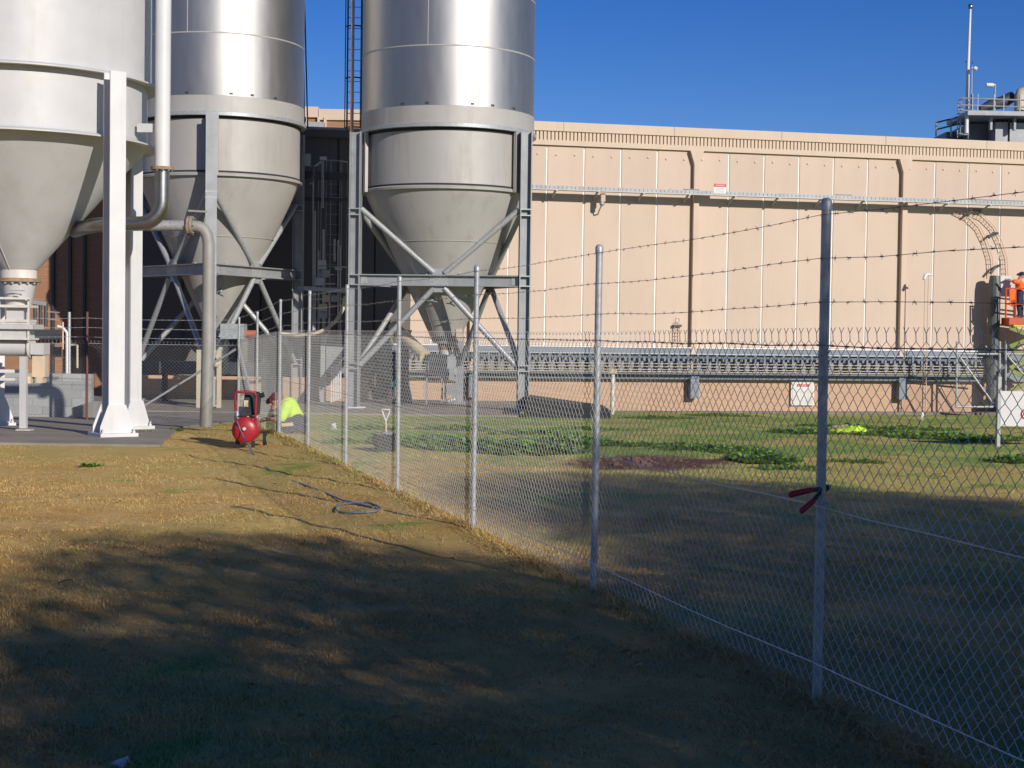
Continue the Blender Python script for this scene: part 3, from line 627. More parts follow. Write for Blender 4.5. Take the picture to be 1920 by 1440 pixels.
def steel_silo(name, label, cxpx, Yc, R, lv, cols, rc, neck, beam_py, angs_off=0, colang=None):
    cx = at(cxpx, 400, Yc).x; Yfr = Yc-R; C = (cx, Yc, 0)
    S = thing(name, label, 'silo', (cx, Yc, PAD_Z))
    z = {k: zf(cxpx, v, Yfr) for k, v in lv.items()}
    MB().lathe(C, [(R, z['skirt']+.004), (R, 17)], 128, capt=True).build('shell', M['shiny'], S, smooth=30)
    for k in range(6):
        zz = z['seam']+k*1.52
        if zz < 16.5: MB().lathe(C, [(R+.002, zz-.02), (R+.008, zz-.012), (R+.008, zz+.012), (R+.002, zz+.02)], 128).build('weld_seam', M['dull'], S, smooth=30)
    sv = MB()
    for k in range(6):
        a = math.radians(-90+22+k*37 - (k % 2)*70); zz = z['seam']+(k-1)*1.52; z_a, z_b = max(zz, z['skirt']+.02), zz+1.5
        p = V((cx+(R+.002)*math.cos(a), Yc+(R+.002)*math.sin(a), 0)); sv.tube([p+V((0, 0, z_a)), p+V((0, 0, z_b))], .009, 6)
    sv.build('weld_seam', M['dull'], S)
    MB().lathe(C, [(R+.012, z['ring']), (R+.012, z['skirt']), (R-.02, z['skirt']+.004)], 128).build('skirt', M['dull'], S, smooth=30)
    for aa in (-118, -101, -72, -58, -40):
        a = math.radians(aa); MB().cbox((cx+(R+.008)*math.cos(a), Yc+(R+.008)*math.sin(a), z['skirt']+.06), (.015, .09, .05), a).build('lug', M['dark_steel'], S)
    MB().lathe(C, [(R-.1, z['ring']-.11), (R+.07, z['ring']-.11), (R+.07, z['ring']-.015), (R+.03, z['ring']-.002), (R-.05, z['ring']-.002)], 128).build('ring_beam', M['galv'], S, smooth=30)
    R2 = R-.10
    MB().lathe(C, [(R2, z['low']), (R2, z['ring']-.08)], 128).build('lower_band', M['dull'], S, smooth=30)
    MB().lathe(C, [(R2-.05, z['low']-.09), (R2+.06, z['low']-.09), (R2+.07, z['low']-.03), (R2+.03, z['low']-.0), (R2-.05, z['low'])], 128).build('ring_beam', M['dull'], S, smooth=30)
    MB().lathe(C, [(R2+.004, z['low']+.002), (R2+.012, z['low']+.004), (R2+.012, z['low']+.05), (R2+.004, z['low']+.052)], 128).lathe(C, [(R2+.004, z['ring']-.19), (R2+.03, z['ring']-.18), (R2+.03, z['ring']-.112)], 128).build('seal', M['rubber'], S, smooth=30)  # black bands in place of the shadow gaps at both ring beams
    zN, rN = neck; zl = z['low']-.09
    MB().lathe(C, [(rN, zN), (rN+(R2-rN)*.96, zN+(zl-zN)*.965), (R2-.04, zl)], 128).build('cone', M['dull'], S, smooth=30)
    t = (zf(cxpx, lv['cseam'], Yc-R*.7)-zN)/(zl-zN); rr = rN+(R2-rN)*t; zz = zN+(zl-zN)*t
    MB().lathe(C, [(rr+.002, zz-.012), (rr+.012, zz), (rr+.006, zz+.012)], 96).build('weld_seam', M['dull'], S, smooth=30)
    for a in (-95, -45, -130):
        a = math.radians(a); ca, sa = math.cos(a), math.sin(a)
        MB().tube([(cx+(rN+.004)*ca, Yc+(rN+.004)*sa, zN), (cx+(R2-.03)*ca, Yc+(R2-.03)*sa, zl)], .006, 5).build('weld_seam', M['grey_steel'], S)
    for zz_, aa in ((.46, -70), (.46, -112), (.30, -75), (.30, -110), (.16, -88)):
        a = math.radians(aa); r_ = rN+(R2-rN)*zz_; p = V((cx+r_*math.cos(a), Yc+r_*math.sin(a), zN+(zl-zN)*zz_)); o = V((math.cos(a), math.sin(a), -.6)).normalized()
        MB().cap(p-o*.02, p+o*.10, .045, .03, 8).tube([p+o*.1+V((-.12, 0, -.02)), p+o*.12, p+o*.1+V((.16, 0, -.05))], .012, 5).build('aerator_valve', M['galv'], S, smooth=50)
    # columns, ring of beams, braces
    zb = zf(*beam_py, Yc-rc*.8); P = []
    ztop = z['ring']-.115
    for k, a in enumerate(cols):
        a = math.radians(a); p = V((cx+rc*math.cos(a), Yc+rc*math.sin(a), PAD_Z)); P.append(p)
        c = hsec(MB(), p, ztop, (colang[k] if colang else a), .30, .30, .03).build('column', M['grey_steel'], S)
        MB().cbox(p+V((0, 0, .02)), (.5, .5, .04), a).build('base_plate', M['galv'], c)
        zz = z['low']-.55
        for h in (zz, zz-.16, zb+.13, zb-.13, -.0+PAD_Z+1.05, PAD_Z+1.2): MB().cbox(p+V((0, 0, h-PAD_Z)), (.31, .31, .03), (colang[k] if colang else a)).build('stiffener', M['galv'], c)
        MB().cbox((cx+(R+.02)*math.cos(a), Yc+(R+.02)*math.sin(a), (z['low']+ztop)/2), (.34, .08, ztop-z['low']+.2), a+PI/2).build('pad_plate', M['dull'], c)
    n = len(P)
    for k in range(n):
        p, q = P[k], P[(k+1) % n]; d = (q-p).normalized(); p = p+d*.16; q = q-d*.16; mid = (p+q)/2
        b = MB(); up = V((0, 0, 1)); dn = V((d.y, -d.x, 0))
        pz, qz = V((p.x, p.y, zb)), V((q.x, q.y, zb))
        b.bar(pz, qz, .03, .24); b.bar(pz+V((0, 0, .135)), qz+V((0, 0, .135)), .24, .03); b.bar(pz-V((0, 0, .135)), qz-V((0, 0, .135)), .24, .03)
        bm = b.build('ring_girder', M['grey_steel'], S)
        MB().bar(pz, pz+d*.18, .06, .2).bar(qz, qz-d*.18, .06, .2).build('end_plate', M['galv'], bm)
        hi, lo = z['low']-.55, PAD_Z+1.15
        for a, sgn in ((p, 1), (q, -1)):
            MB().tube([V((a.x, a.y, hi)), V((mid.x, mid.y, zb+.2))-d*sgn*.14], .075, 12).build('brace', M['galv'], S, smooth=50)
            MB().tube([V((a.x, a.y, lo)), V((mid.x, mid.y, zb-.2))-d*sgn*.14], .075, 12).build('brace', M['galv'], S, smooth=50)
        MB().cbox((mid.x, mid.y, zb), (.5, .035, .62), math.atan2(d.y, d.x)).build('gusset', M['galv'], bm)
    return S, cx, C, zb
R1 = 155/FPX*43.4; R2_ = 160/FPX*42.0
S1, c1x, C1, zb1 = steel_silo('steel_silo', 'stainless steel silo with cone bottom between the white silo and the ladder gap', 411, 43.4, R1,
    dict(seam=60, skirt=178, ring=208, low=322, cseam=442), (-84, 38, 166), R1+.22, (1.45, .28), (393, 505), colang=[-1.35, .0, .3])
S2, c2x, C2, zb2_ = steel_silo('steel_silo', 'free standing stainless steel silo right of the ladder gap in front of the tan warehouse', 838, 42.0, R2_,
    dict(seam=84, skirt=197, ring=229, low=346, cseam=451), (-35, 84, 203), R2_+.26, (1.32, .33), (826, 524), colang=[.12, 1.57, -.1])
for S in (S1, S2): S['group'] = 'stainless steel silos'
# outlet machine under the right silo
OU = thing('rotary_valve', 'rusty rotary valve and weighing stand under the right steel silo', 'valve', (c2x, 42, PAD_Z))
def ob(name, x0, x1, y0, y1, dep, mt, yo=0): return MB().box((at(x0, y0, 42).x, 42-dep/2+yo, zf(838, y1, 42)), (at(x1, y0, 42).x, 42+dep/2+yo, zf(838, y0, 42))).build(name, mt, OU)
oc = (at(836, 640, 42).x, 42, 0)
MB().lathe(oc, [(.1, zf(838, 637, 42)), (.42, zf(838, 637, 42)), (.42, zf(838, 626, 42)), (.1, zf(838, 626, 42))], 24).build('flange', M['dark_steel'], OU, smooth=30)
MB().lathe(oc, [(.19, zf(838, 656, 42)), (.26, zf(838, 637, 42))], 24).build('sleeve', M['rust'], OU, smooth=30)
MB().lathe(oc, [(.16, zf(838, 665, 42)), (.2, zf(838, 656, 42))], 20).build('adapter', M['pvc'], OU, smooth=30)
ob('valve_body', 805, 838, 664, 703, .5, M['dark_steel']); ob('motor', 840, 856, 668, 700, .35, M['galv'], -.1); ob('gearbox', 843, 853, 690, 712, .3, M['grey_steel'], -.2)
for x in (801, 830, 836, 857): ob('leg', x-1.6, x+1.6, 664, 758, .06, M['grey_steel'], -.05)
for y in (703, 715): ob('cross_bar', 801, 857, y, y+3, .05, M['dark_steel'], -.02)
ob('control_box', 838, 856, 721, 740, .25, M['grey_steel'], -.2); ob('junction_box', 856, 868, 617, 639, .25, M['panel'], -.3)
for i in range(3): MB().ball(at(841+i*5, 752-i, 41.7), .07, 8).build('hose_fitting', M['galv'], OU)
# screw conveyor tube from the left
tag(MB().tube([at(738, 612, 43.2), at(797, 668, 42)], .17, 18).build('conveyor_tube', M['brass'], smooth=40), 'pale diagonal conveyor tube leading to the valve under the right silo', 'conveyor')
dk = thing('dust_collector', 'black cylindrical dust collector standing under the right steel silo behind the fence', 'dust collector', at(757, 757, 44))  # black column added for the dark, shadowed leg and hose shapes
c = at(757, 757, 44); MB().lathe((c.x, 44, PAD_Z), [(.26, 0), (.22, .25), (.14, .6), (.14, 1.9), (.22, 2.1)], 20, True, True).build('drum', M['black'], dk, smooth=40)
MB().tube([at(757, 700, 43.7), at(735, 715, 43.5), at(727, 757, 43.2)], .09, 10).build('hose', M['rubber'], dk, smooth=50)
MB().cbox(at(742, 716, 43.3), (.22, .2, .3)).build('motor', mk('teal_paint', (.03, .12, .11), .5), dk)
# ladder cages on silo 2 left side, copper pipe, cables
def caged_ladder(label, x0, x1, y_top, y_bot, Yl, hoops, mt, group='caged access ladders'):
    L = thing('caged_ladder', label, 'ladder', at((x0+x1)/2, y_bot, Yl), group=group)
    a, b = at(x0, y_bot, Yl), at(x1, y_bot, Yl); zt, zb = zf((x0+x1)/2, y_top, Yl), zf((x0+x1)/2, y_bot, Yl); cx, r = (a.x+b.x)/2, (b.x-a.x)/2
    for e in (-.2, .2): MB().tube([(cx+e, Yl+.3, zb), (cx+e, Yl+.3, zt)], .017, 6).build('stile', mt, L)
    rg = MB().tube([(cx-.2, Yl+.3, zb+.2), (cx+.2, Yl+.3, zb+.2)], .010, 5).build('rung', mt, L)
    for i in range(1, int((zt-zb-.2)/.3)): copy_part(rg, L, (0, 0, i*.3))
    for hz in hoops:
        z = zf((x0+x1)/2, hz, Yl); MB().tube([(cx+r*math.cos(t*PI/8), Yl+.3-.7*math.sin(t*PI/8)*r/.35*.6, z) for t in range(9)], .022, 6).build('hoop', mt, L)
    zl = zf((x0+x1)/2, max(hoops), Yl)
    for t in (0, 2, 4, 6, 8): MB().tube([(cx+r*math.cos(t*PI/8), Yl+.3-.7*math.sin(t*PI/8)*r/.35*.6, zl), (cx+r*math.cos(t*PI/8), Yl+.3-.7*math.sin(t*PI/8)*r/.35*.6, zt)], .016, 5).build('cage_strap', mt, L)
    return L
caged_ladder('dark caged ladder rising against the sky beside the right silo', 644, 680, -60, 243, 43.6, (-40, 48, 145, 238), M['dark_steel'])
caged_ladder('grey caged ladder in the shaded gap between the steel silos', 592, 646, 300, 640, 45.8, (302, 330, 372, 500, 540), M['grey_steel'])
cp = thing('copper_pipe', 'tall copper coloured pipe running down the left edge of the right steel silo', 'pipe', at(659, 545, 42.6))
MB().tube([at(659.5, 545, 42.6), at(659.5, 262, 42.6)], .045, 10).build('lower_run', M['grey_steel'], cp, smooth=50)
MB().tube([at(659.5, 262, 42.6), at(662, -40, 42.6)], .05, 10).build('upper_run', M['copper'], cp, smooth=50)
for k, (xa, xb) in enumerate(((568, 571), (572, 577))):
    tag(MB().tube([at(xb, 240, 44.6), at(xa, 40, 44.6), at(xa-3, -30, 44.6)], .022, 6).build('cable', M['dark_steel']), ['inner of two dark cables hanging beside the middle silo', 'outer of two dark cables hanging beside the middle silo'][k], 'cable', 'cables beside the middle silo')
# pipework tower in the gap
PT = thing('pipework', 'cluster of thin vertical pipes and valves in the shaded gap between silos', 'pipework', at(615, 757, 45))
for x, y0, y1, r in ((590, 395, 640, .03), (597, 470, 640, .025), (606, 430, 640, .035), (617, 540, 640, .03), (634, 450, 600, .03), (627, 448, 490, .03), (587, 330, 640, .025), (638, 460, 640, .02)):
    MB().tube([at(x, y1, 45), at(x, y0, 45)], r, 8).build('pipe', M['galv'], PT)
MB().bar(at(560, 540, 45), at(652, 546, 45), .2, .12).build('beam', M['galv'], PT)
MB().bar(at(596, 502, 44.9), at(612, 502, 44.9), .1, .08).bar(at(628, 503, 44.9), at(640, 505, 44.9), .1, .08).build('bracket', M['galv'], PT)
for x, y in ((604, 493), (610, 513), (600, 528), (606, 578), (612, 560), (628, 560), (606, 590)): MB().cbox(at(x, y, 44.9), (.22, .15, .16+.1*random.random())).build('valve', random.choice([M['galv'], M['grey_steel'], M['cream_pipe']]), PT)
MB().bar(at(586, 561, 44.9), at(650, 561, 44.9), .04, .04).bar(at(596, 515, 44.9), at(625, 515, 44.9), .03, .03).bar(at(590, 532, 44.9), at(628, 532, 44.9), .03, .03).build('cross_pipe', M['cream_pipe'], PT)
MB().bar(at(590, 312, 45.2), at(606, 301, 45.2), .05, .05).tube([at(605, 302, 45.2), at(605, 390, 45.2)], .04, 6).bar(at(600, 297, 45.1), at(612, 297, 45.1), .1, .1).build('vent', M['galv'], PT)
MB().bar(at(566, 328, 45.6), at(652, 331, 45.6), .12, .22).build('platform_edge', M['dark_steel'], PT)
MB().bar(at(566, 373, 45.6), at(652, 375, 45.6), .12, .10).build('platform_edge', M['dark_steel'], PT)
MB().tube([at(583, 311, 44.8), at(588, 313, 44.8), at(588, 340, 44.8), at(580, 345, 44.8)], .03, 6).build('bent_pipe', M['bright_pipe'], PT)
MB().cbox(at(574, 300, 45), (.25, .2, .35)).build('motor', M['grey_steel'], PT)
# tall legs/panels standing below
for k, (x0, x1, y0, y1, mt, lab) in enumerate(((601, 611, 625, 757, 'galv', 'pale galvanised post standing between the steel silos'), (612, 646, 645, 700, 'grey_steel', 'grey switch cabinet with a small white label between the silos'))):
    a, b = at(x0, y1, 44.2), at(x1, y0, 44.2)
    tag(MB().box((a.x, 44.1, a.z if k else PAD_Z), (b.x, 44.4, b.z)).build(['support_post', 'switch_cabinet'][k], M[mt]), lab, ['post', 'cabinet'][k])
fs = thing('slatted_guard', 'white vertical slatted guard panel between the steel silos', 'guard', at(630, 757, 43.8))
sm = MB().box((ax(620.6, 43.8), 43.78, PAD_Z), (ax(623.2, 43.8), 43.82, zf(630, 688, 43.8))).build('slat', M['pvc'], fs)
for k in range(1, 5): copy_part(sm, fs, (k*4.2/FPX*43.8, 0, k*.03))
for y in (720, 742): MB().bar(at(619, y, 43.84), at(642, y, 43.84), .02, .06).build('rail', M['galv'], fs)
tag(MB().tube([at(528, 626, 42), at(560, 628.5, 42), at(590, 626, 42), at(612, 617, 42), at(630, 602, 42), at(643, 580, 42), at(648, 555, 42)], .05, 8).build('curved_hose', M['brass'], smooth=60), 'pale curved hose sweeping up between the two steel silos', 'hose')
# things below silo 1
tag(MB().box((ax(415, 41), 40.8, zf(430, 635, 41)), (ax(459, 41), 41.3, zf(430, 607, 41))).build('control_cabinet', M['galv']), 'grey control cabinet fixed under the middle steel silo', 'cabinet')
tag(MB().tube([at(460, 626, 41.2), at(482, 626, 41.2)], .10, 14).build('orange_pipe', M['orange_pipe'], smooth=40), 'short orange pipe stub beside the grey control cabinet', 'pipe')
cs = thing('frame_stand', 'cream painted frame stand beneath the middle steel silo', 'stand', at(395, 757, 40))
for x in (373, 411): MB().box((ax(x-4, 40), 39.95, PAD_Z), (ax(x+4, 40), 40.05, zf(393, 656, 40))).build('leg', M['cream_pipe'], cs)
for y in (657, 706): MB().box((ax(378, 40), 39.96, zf(393, y+4, 40)), (ax(406, 40), 40.04, zf(393, y, 40))).build('cross_bar', M['cream_pipe'], cs)
MB().cbox(at(393, 690, 40.2), (.3, .3, .55)).build('pump', M['grey_steel'], cs)
for x, y, a in ((396, 672, 0), (405, 682, 0)): MB().ball(at(x, y, 39.9), .1, 8).build('valve', M['cream_pipe'], cs)
OU1 = thing('rotary_valve', 'dark rotary valve and hopper gate under the middle steel silo', 'valve', (c1x, 43.4, PAD_Z))
MB().lathe((c1x, 43.4, 0), [(.30, .7), (.30, 1.46)], 20).build('valve_body', M['dark_steel'], OU1, smooth=30)
MB().lathe((c1x, 43.4, 0), [(.1, 1.40), (.42, 1.40), (.42, 1.452), (.1, 1.452)], 20).build('flange', M['grey_steel'], OU1, smooth=30)
MB().box((c1x-1.6, 43.1, .35), (c1x+1.4, 43.8, .7)).build('conveyor_trough', M['dark_steel'], OU1)
for e in (-1.5, 1.3): MB().box((c1x+e-.06, 43.3, PAD_Z), (c1x+e+.06, 43.5, .345)).build('leg', M['dark_steel'], OU1)
# low brick plinth wall that shows between the legs
tag(MB().box((ax(255, 45), 44.9, -.9), (ax(690, 45), 45.1, zf(330, 704, 45))).build('plinth_wall', M['brick']), 'low orange brick plinth wall behind the silo legs', 'wall')

# block wall at the left, skip, conduits
BW = thing('block_wall', 'grey concrete block wall behind the cross fence at left', 'wall', at(110, 790, 31.2))
bz = ground_z(0, 31.2)-.1; bwp = .40; bh = .2; x_r = ax(172, 31.2)
ztop_ = zf(110, 700, 31.2); nrow = 6; bh = (ztop_-bz)/nrow
bm_ = MB().box((.006, 0, .006), (bwp-.006, .18, bh-.006)).mesh('block', M['block'])
hb_ = MB().box((.006, 0, .006), (bwp/2-.006, .18, bh-.006)).mesh('block', M['block'])
for r in range(nrow):
    for k in range(11):
        o = bpy.data.objects.new('block', bm_ if not (r % 2 and k == 0) else hb_); col.objects.link(o); o.parent = BW
        x = x_r-(k+1)*bwp + (bwp/2 if r % 2 else 0)
        if r % 2 and k == 0: x = x_r-bwp/2
        o.location = V((x, 31.2+random.uniform(-.004, .004), bz+r*bh))-WM[BW.name].translation
MB().box((x_r-11*bwp, 31.215, bz), (x_r-.01, 31.37, ztop_-.01)).build('mortar_bed', M['mortar'], BW)
sk = thing('waste_skip', 'olive grey metal skip with a sloping front beside the block wall', 'skip', at(152, 788, 30.4))
a = at(137, 782, 30.4); b = at(200, 752, 30.4)
MB().prism([V((a.x, 30.3, a.z)), V((b.x, 30.3, a.z)), V((b.x, 30.3, b.z)), V((a.x+.42, 30.3, b.z)), V((a.x, 30.3, b.z-.14))], (0, .8, 0)).build('bin', M['old_pipe'], sk)
MB().tube([(a.x+.1, 30.5, a.z-.05), (a.x+.1, 30.9, a.z-.05)], .06, 10).build('roller', M['black'], sk)
cd_ = thing('conduit_stack', 'white electrical conduits with a meter on the wall behind the cross fence', 'conduit', at(128, 700, 40))
MB().tube([at(108, 612, 40), at(118, 615, 40), at(126, 624, 40), at(126, 712, 40)], .045, 8).build('conduit', M['pvc'], cd_, smooth=50)
MB().tube([at(130, 585, 40), at(130, 712, 40)], .04, 8).build('conduit', M['galv'], cd_)
MB().tube([at(131, 647, 40), at(145, 647, 40), at(145, 690, 40)], .03, 8).build('conduit', M['cream_pipe'], cd_)
MB().tube([at(118, 604, 40), at(118, 655, 40)], .03, 8).build('conduit', M['copper'], cd_)
MB().cbox(at(107, 660, 40), (.2, .12, .26)).build('meter', M['black'], cd_)
mg = thing('plant_stairs', 'dark steel stair frame and handrail beside the feeder at far left', 'stairs', at(80, 620, 40))
for x in (66, 76, 86): MB().tube([at(x, 612, 40), at(x, 568, 40)], .05, 8).build('post', M['dark_steel'], mg)
MB().bar(at(62, 566, 40), at(88, 570, 40), .1, .1).build('top_rail', M['grey_steel'], mg)
for y in (582, 596): MB().bar(at(62, y, 40), at(112, y+4, 40), .03, .03).build('rail', M['grey_steel'], mg)
MB().bar(at(62, 622, 40), at(118, 622, 40), .3, .12).build('landing', M['dark_steel'], mg)

# ------------------------------------------------------------------ fences
HW, HH = .0368, .035
def chainlink(path, h, off, r, near_fn, parent, name='wire_mesh', z_of=None):
    """path: (p0, p1) in plan; zigzag wires interlocked at their bends"""
    p0, p1 = V(path[0]), V(path[1]); L = (p1-p0).length; u = (p1-p0)/L; nrm = V((-u.y, u.x))
    nw = int(L/HW); K = int(h/HH); allv = []; allf = []; base = 0
    for i in range(nw):
        pmid = p0+u*(i*HW); near = near_fn(pmid)
        ks = np.arange(K+1); sk_ = (i + ((ks+i) % 2))*HW; zk = ks*HH
        if near:
            S = []; Zz = []; O = []
            for k in range(K):
                a, b = sk_[k], sk_[k+1]
                for t, e, o in ((0, 0, 0), (.16, .10, .0016), (.5, .5, 0), (.84, .90, -.0016)):
                    S.append(a+(b-a)*e); Zz.append(zk[k]+HH*t); O.append(o*(1 if i % 2 else -1))
            S.append(sk_[-1]); Zz.append(zk[-1]); O.append(0)
        else:
            S = list(sk_); Zz = list(zk); O = [0]*len(S)
        e = 1 if (K+i) % 2 else -1                      # twisted ends at the top
        S += [S[-1], S[-1]+e*.013]; Zz += [Zz[-1]+.026, Zz[-1]+.05]; O += [.002, .004*e]
        S = np.array(S); Zz = np.array(Zz); O = np.array(O)
        S = S + .004*np.sin(Zz*3+i*.013); n = len(S)
        px = p0.x+u.x*S+nrm.x*(off+O); py = p0.y+u.y*S+nrm.y*(off+O)
        zb = z_of(pmid.x, pmid.y); pz = zb+.03+Zz
        v = np.zeros((n, 3, 3))
        rw = r if near else r*.68
        for q in range(3):
            t = 2*PI*q/3; v[:, q, 0] = px+rw*(u.x*math.cos(t)+nrm.x*math.sin(t)); v[:, q, 1] = py+rw*(u.y*math.cos(t)+nrm.y*math.sin(t)); v[:, q, 2] = pz
        ii = base+np.arange(n-1)[:, None]*3+np.arange(3)[None]; jj = base+np.arange(n-1)[:, None]*3+(np.arange(3)[None]+1) % 3
        allf.append(np.stack([ii, jj, jj+3, ii+3], -1).reshape(-1, 4)); allv.append(v.reshape(-1, 3)); base += n*3
    return tag(np_obj(name, np.concatenate(allv), np.concatenate(allf), M['wire'], parent, smooth=True), kind='stuff')
M['wire'] = mk('galvanised_wire', (.67, .655, .62), .42, .25, var=.1, scale=8)
M['barb'] = mk('dull_barbed_wire', (.29, .265, .245), .6, .4, var=.2, scale=8)
M['wire_tie'] = mk('tie_wire_steel', (.4, .4, .4), .5, .4)
FX, FY, FS, FL, FHt = 1.3474, 6.6456, -.2889, 2.8502, 2.1434
FE = thing('chain_link_fence', 'new galvanised chain-link fence with three barbed wires running back across the lawn', 'fence', (FX, FY, 0))
posts = []
for n_ in range(-1, 9):
    y = FY+FL*n_; x = FX+FS*FL*n_; posts.append(V((x, y, ground_z(x, y))))
hadj = {0: .045, 1: .0, 2: -.01, 3: 0, 4: 0, 5: 0, 6: -.04, 7: -.12, 8: -.10}
ptop = []
for k, p in enumerate(posts):
    h = FHt+hadj.get(k-1, 0); lean = V((random.uniform(-.006, .006), 0, 0)); ptop.append(h)
    o = MB().tube([p-V((0, 0, .2)), p+V((0, 0, h-.02))+lean], .0215, 16).build('post', M['galv'], FE, smooth=50)
    MB().lathe(p+V((0, 0, h-.05))+lean, [(.025, 0), (.025, .035), (.018, .05), (.004, .054)], 14, capt=True).build('post_cap', M['galv'], o, smooth=50)
    for fr in (.09, .405, .71):
        MB().tube([p+V((.0245*math.cos(t*PI/6), .0245*math.sin(t*PI/6), fr*FHt+.012*math.sin(t*PI/6+1))) for t in range(12)], .0022, 4, closed=True).build('tie_wire', M['wire_tie'], o)
def off_l(p, d): return V((p.x-.97*d, p.y-.28*d, p.z))
def strand(fr, name, mt, r, barbs, parent, P, tops, off, sag=.012):
    b = MB(); pts = []
    for k in range(len(P)-1):
        a = off_l(P[k], off)+V((0, 0, fr*FHt+(tops[k]-FHt)*.6*(fr > .75))); c = off_l(P[k+1], off)+V((0, 0, fr*FHt+(tops[k+1]-FHt)*.6*(fr > .75)))
        for t in (0, .17, .33, .5, .67, .83): pts.append(a.lerp(c, t)-V((0, 0, sag*4*t*(1-t)))+V((0, 0, random.uniform(-.005, .005)*(t > 0))))
    pts.append(off_l(P[-1], off)+V((0, 0, fr*FHt+(tops[-1]-FHt)*.6*(fr > .75)))); b.tube(pts, r, 5)
    if barbs:
        acc = 0
        for k in range(len(pts)-1):
            a, c = pts[k], pts[k+1]; d = (c-a); L = d.length; d.normalize(); s1, s2 = frame_of(d); t = .13-acc
            while t < L:
                q = a+d*t; b.tube([q-d*.011, q+d*.011], r*1.8, 5)
                for _ in range(4):
                    th = random.uniform(0, 2*PI); e = (s1*math.cos(th)+s2*math.sin(th)+d*random.uniform(-.5, .5)).normalized(); o = q+d*random.uniform(-.01, .01)
                    b.tube([o, o+e*.013], [.0015, .0009], 3)
                t += .128
            acc = L-(t-.128)
    return b.build(name, mt, parent)
for fr in (.80, .888, .975): strand(fr, 'barbed_wire', M['barb'], .0014, True, FE, posts, ptop, .03)
strand(.726, 'tension_wire', M['barb'], .0026, True, FE, posts, ptop, .033, .004)
strand(.403, 'tension_wire', M['wire'], .0024, False, FE, posts, ptop, .034, .008); strand(.085, 'tension_wire', M['wire'], .0026, False, FE, posts, ptop, .034, .012)
chainlink(((posts[0].x, posts[0].y), (posts[-1].x, posts[-1].y)), 1.53, .03, .0020, lambda p: p.y < 14, FE, z_of=lambda x, y: ground_z(x, y)+.022+.026*min(1, max(0, (10-y)/3.5)))
pI = posts[-1]; pH = posts[-2]
MB().tube([pI+V((0, 0, 1.45)), pI.lerp(pH, .93)+V((.06, 0, .05))], .024, 10).build('brace', M['galv'], FE, smooth=50)
# cross fence to the left
XF = thing('cross_fence', 'older chain-link cross fence running left from the fence corner behind the white silo', 'fence', pI+V((-.05, 0, 0)))
cpst = [V((pI.x-.06-2.86*k, pI.y+.02*k, pI.z)) for k in range(0, 4)]
for k, p in enumerate(cpst[1:]):
    MB().tube([p-V((0, 0, .2)), p+V((0, 0, 2.1))], .026, 12).build('post', mk('maroon_post_paint', (.13, .05, .045), .6) if k == 0 else M['galv'], XF, smooth=50)
for hgt in (1.62, 1.80, 1.98): strand(hgt/FHt, 'barbed_wire', M['galv'], .004, True, XF, cpst, [FHt]*4, 0, .02)
strand(.70, 'tension_wire', M['wire'], .003, False, XF, cpst, [FHt]*4, 0)
chainlink(((cpst[0].x, cpst[0].y), (cpst[-1].x, cpst[-1].y)), 1.50, -.03, .0023, lambda p: False, XF, z_of=lambda x, y: pI.z)
MB().tube([cpst[0]+V((0, -.03, 1.42)), V((ax(262, pI.y), pI.y-.03, pI.z+.25))], .024, 10).build('brace', M['galv'], XF, smooth=50)

# far gate at the right
Yg = 49.9
GT = thing('steel_gate', 'chain-link steel gate with diagonal braces far off by the tall dark duct', 'gate', at(1835, 765, Yg))
gz = zf(1835, 764, Yg)
def gp(px, py, dy=0): return at(px, py, Yg+dy)
for pts in (((1794, 664), (1875, 664)), ((1794, 640), (1793, 764)), ((1793, 763), (1862, 763)), ((1875, 640), (1873, 764)), ((1886, 640), (1885, 764)), ((1886, 664), (1960, 664))):
    MB().tube([gp(*pts[0]), gp(*pts[1])], .035, 8).build('frame_tube', M['galv'], GT)
for pts in (((1797, 666), (1862, 756)), ((1889, 667), (1960, 750))): MB().tube([gp(*pts[0], -.03), gp(*pts[1], -.03)], .03, 8).build('brace', M['galv'], GT)
gxL, gxR = gp(1794, 700).x, gp(1960, 700).x
chainlink(((gxL, Yg+.05), (gxR, Yg+.05)), 1.55, 0, .003, lambda p: False, GT, z_of=lambda x, y: gz)
# tall dark duct
TD = thing('tall_duct', 'tall dark round duct with a bright galvanised top plate beside the scissor lift', 'duct', at(1868, 755, 52))
Yt = 52.0; xa, xb = at(1851, 640, Yt).x, at(1874, 640, Yt).x; zt = zf(1866, 517, Yt); rr = (xb-xa)/2
ct = V(((xa+xb)/2, Yt, -1.0)); MB().lathe(ct, [(rr, 0), (rr, zt+1.0-.25), (rr*.8, zt+1.0)], 12, capt=True).build('duct_body', M['duct'], TD, smooth=20)
MB().box((xb-.02, Yt-.02, zf(1880, 556, Yt)), (ax(1891, Yt), Yt+.06, zt)).build('top_plate', M['pvc'], TD)
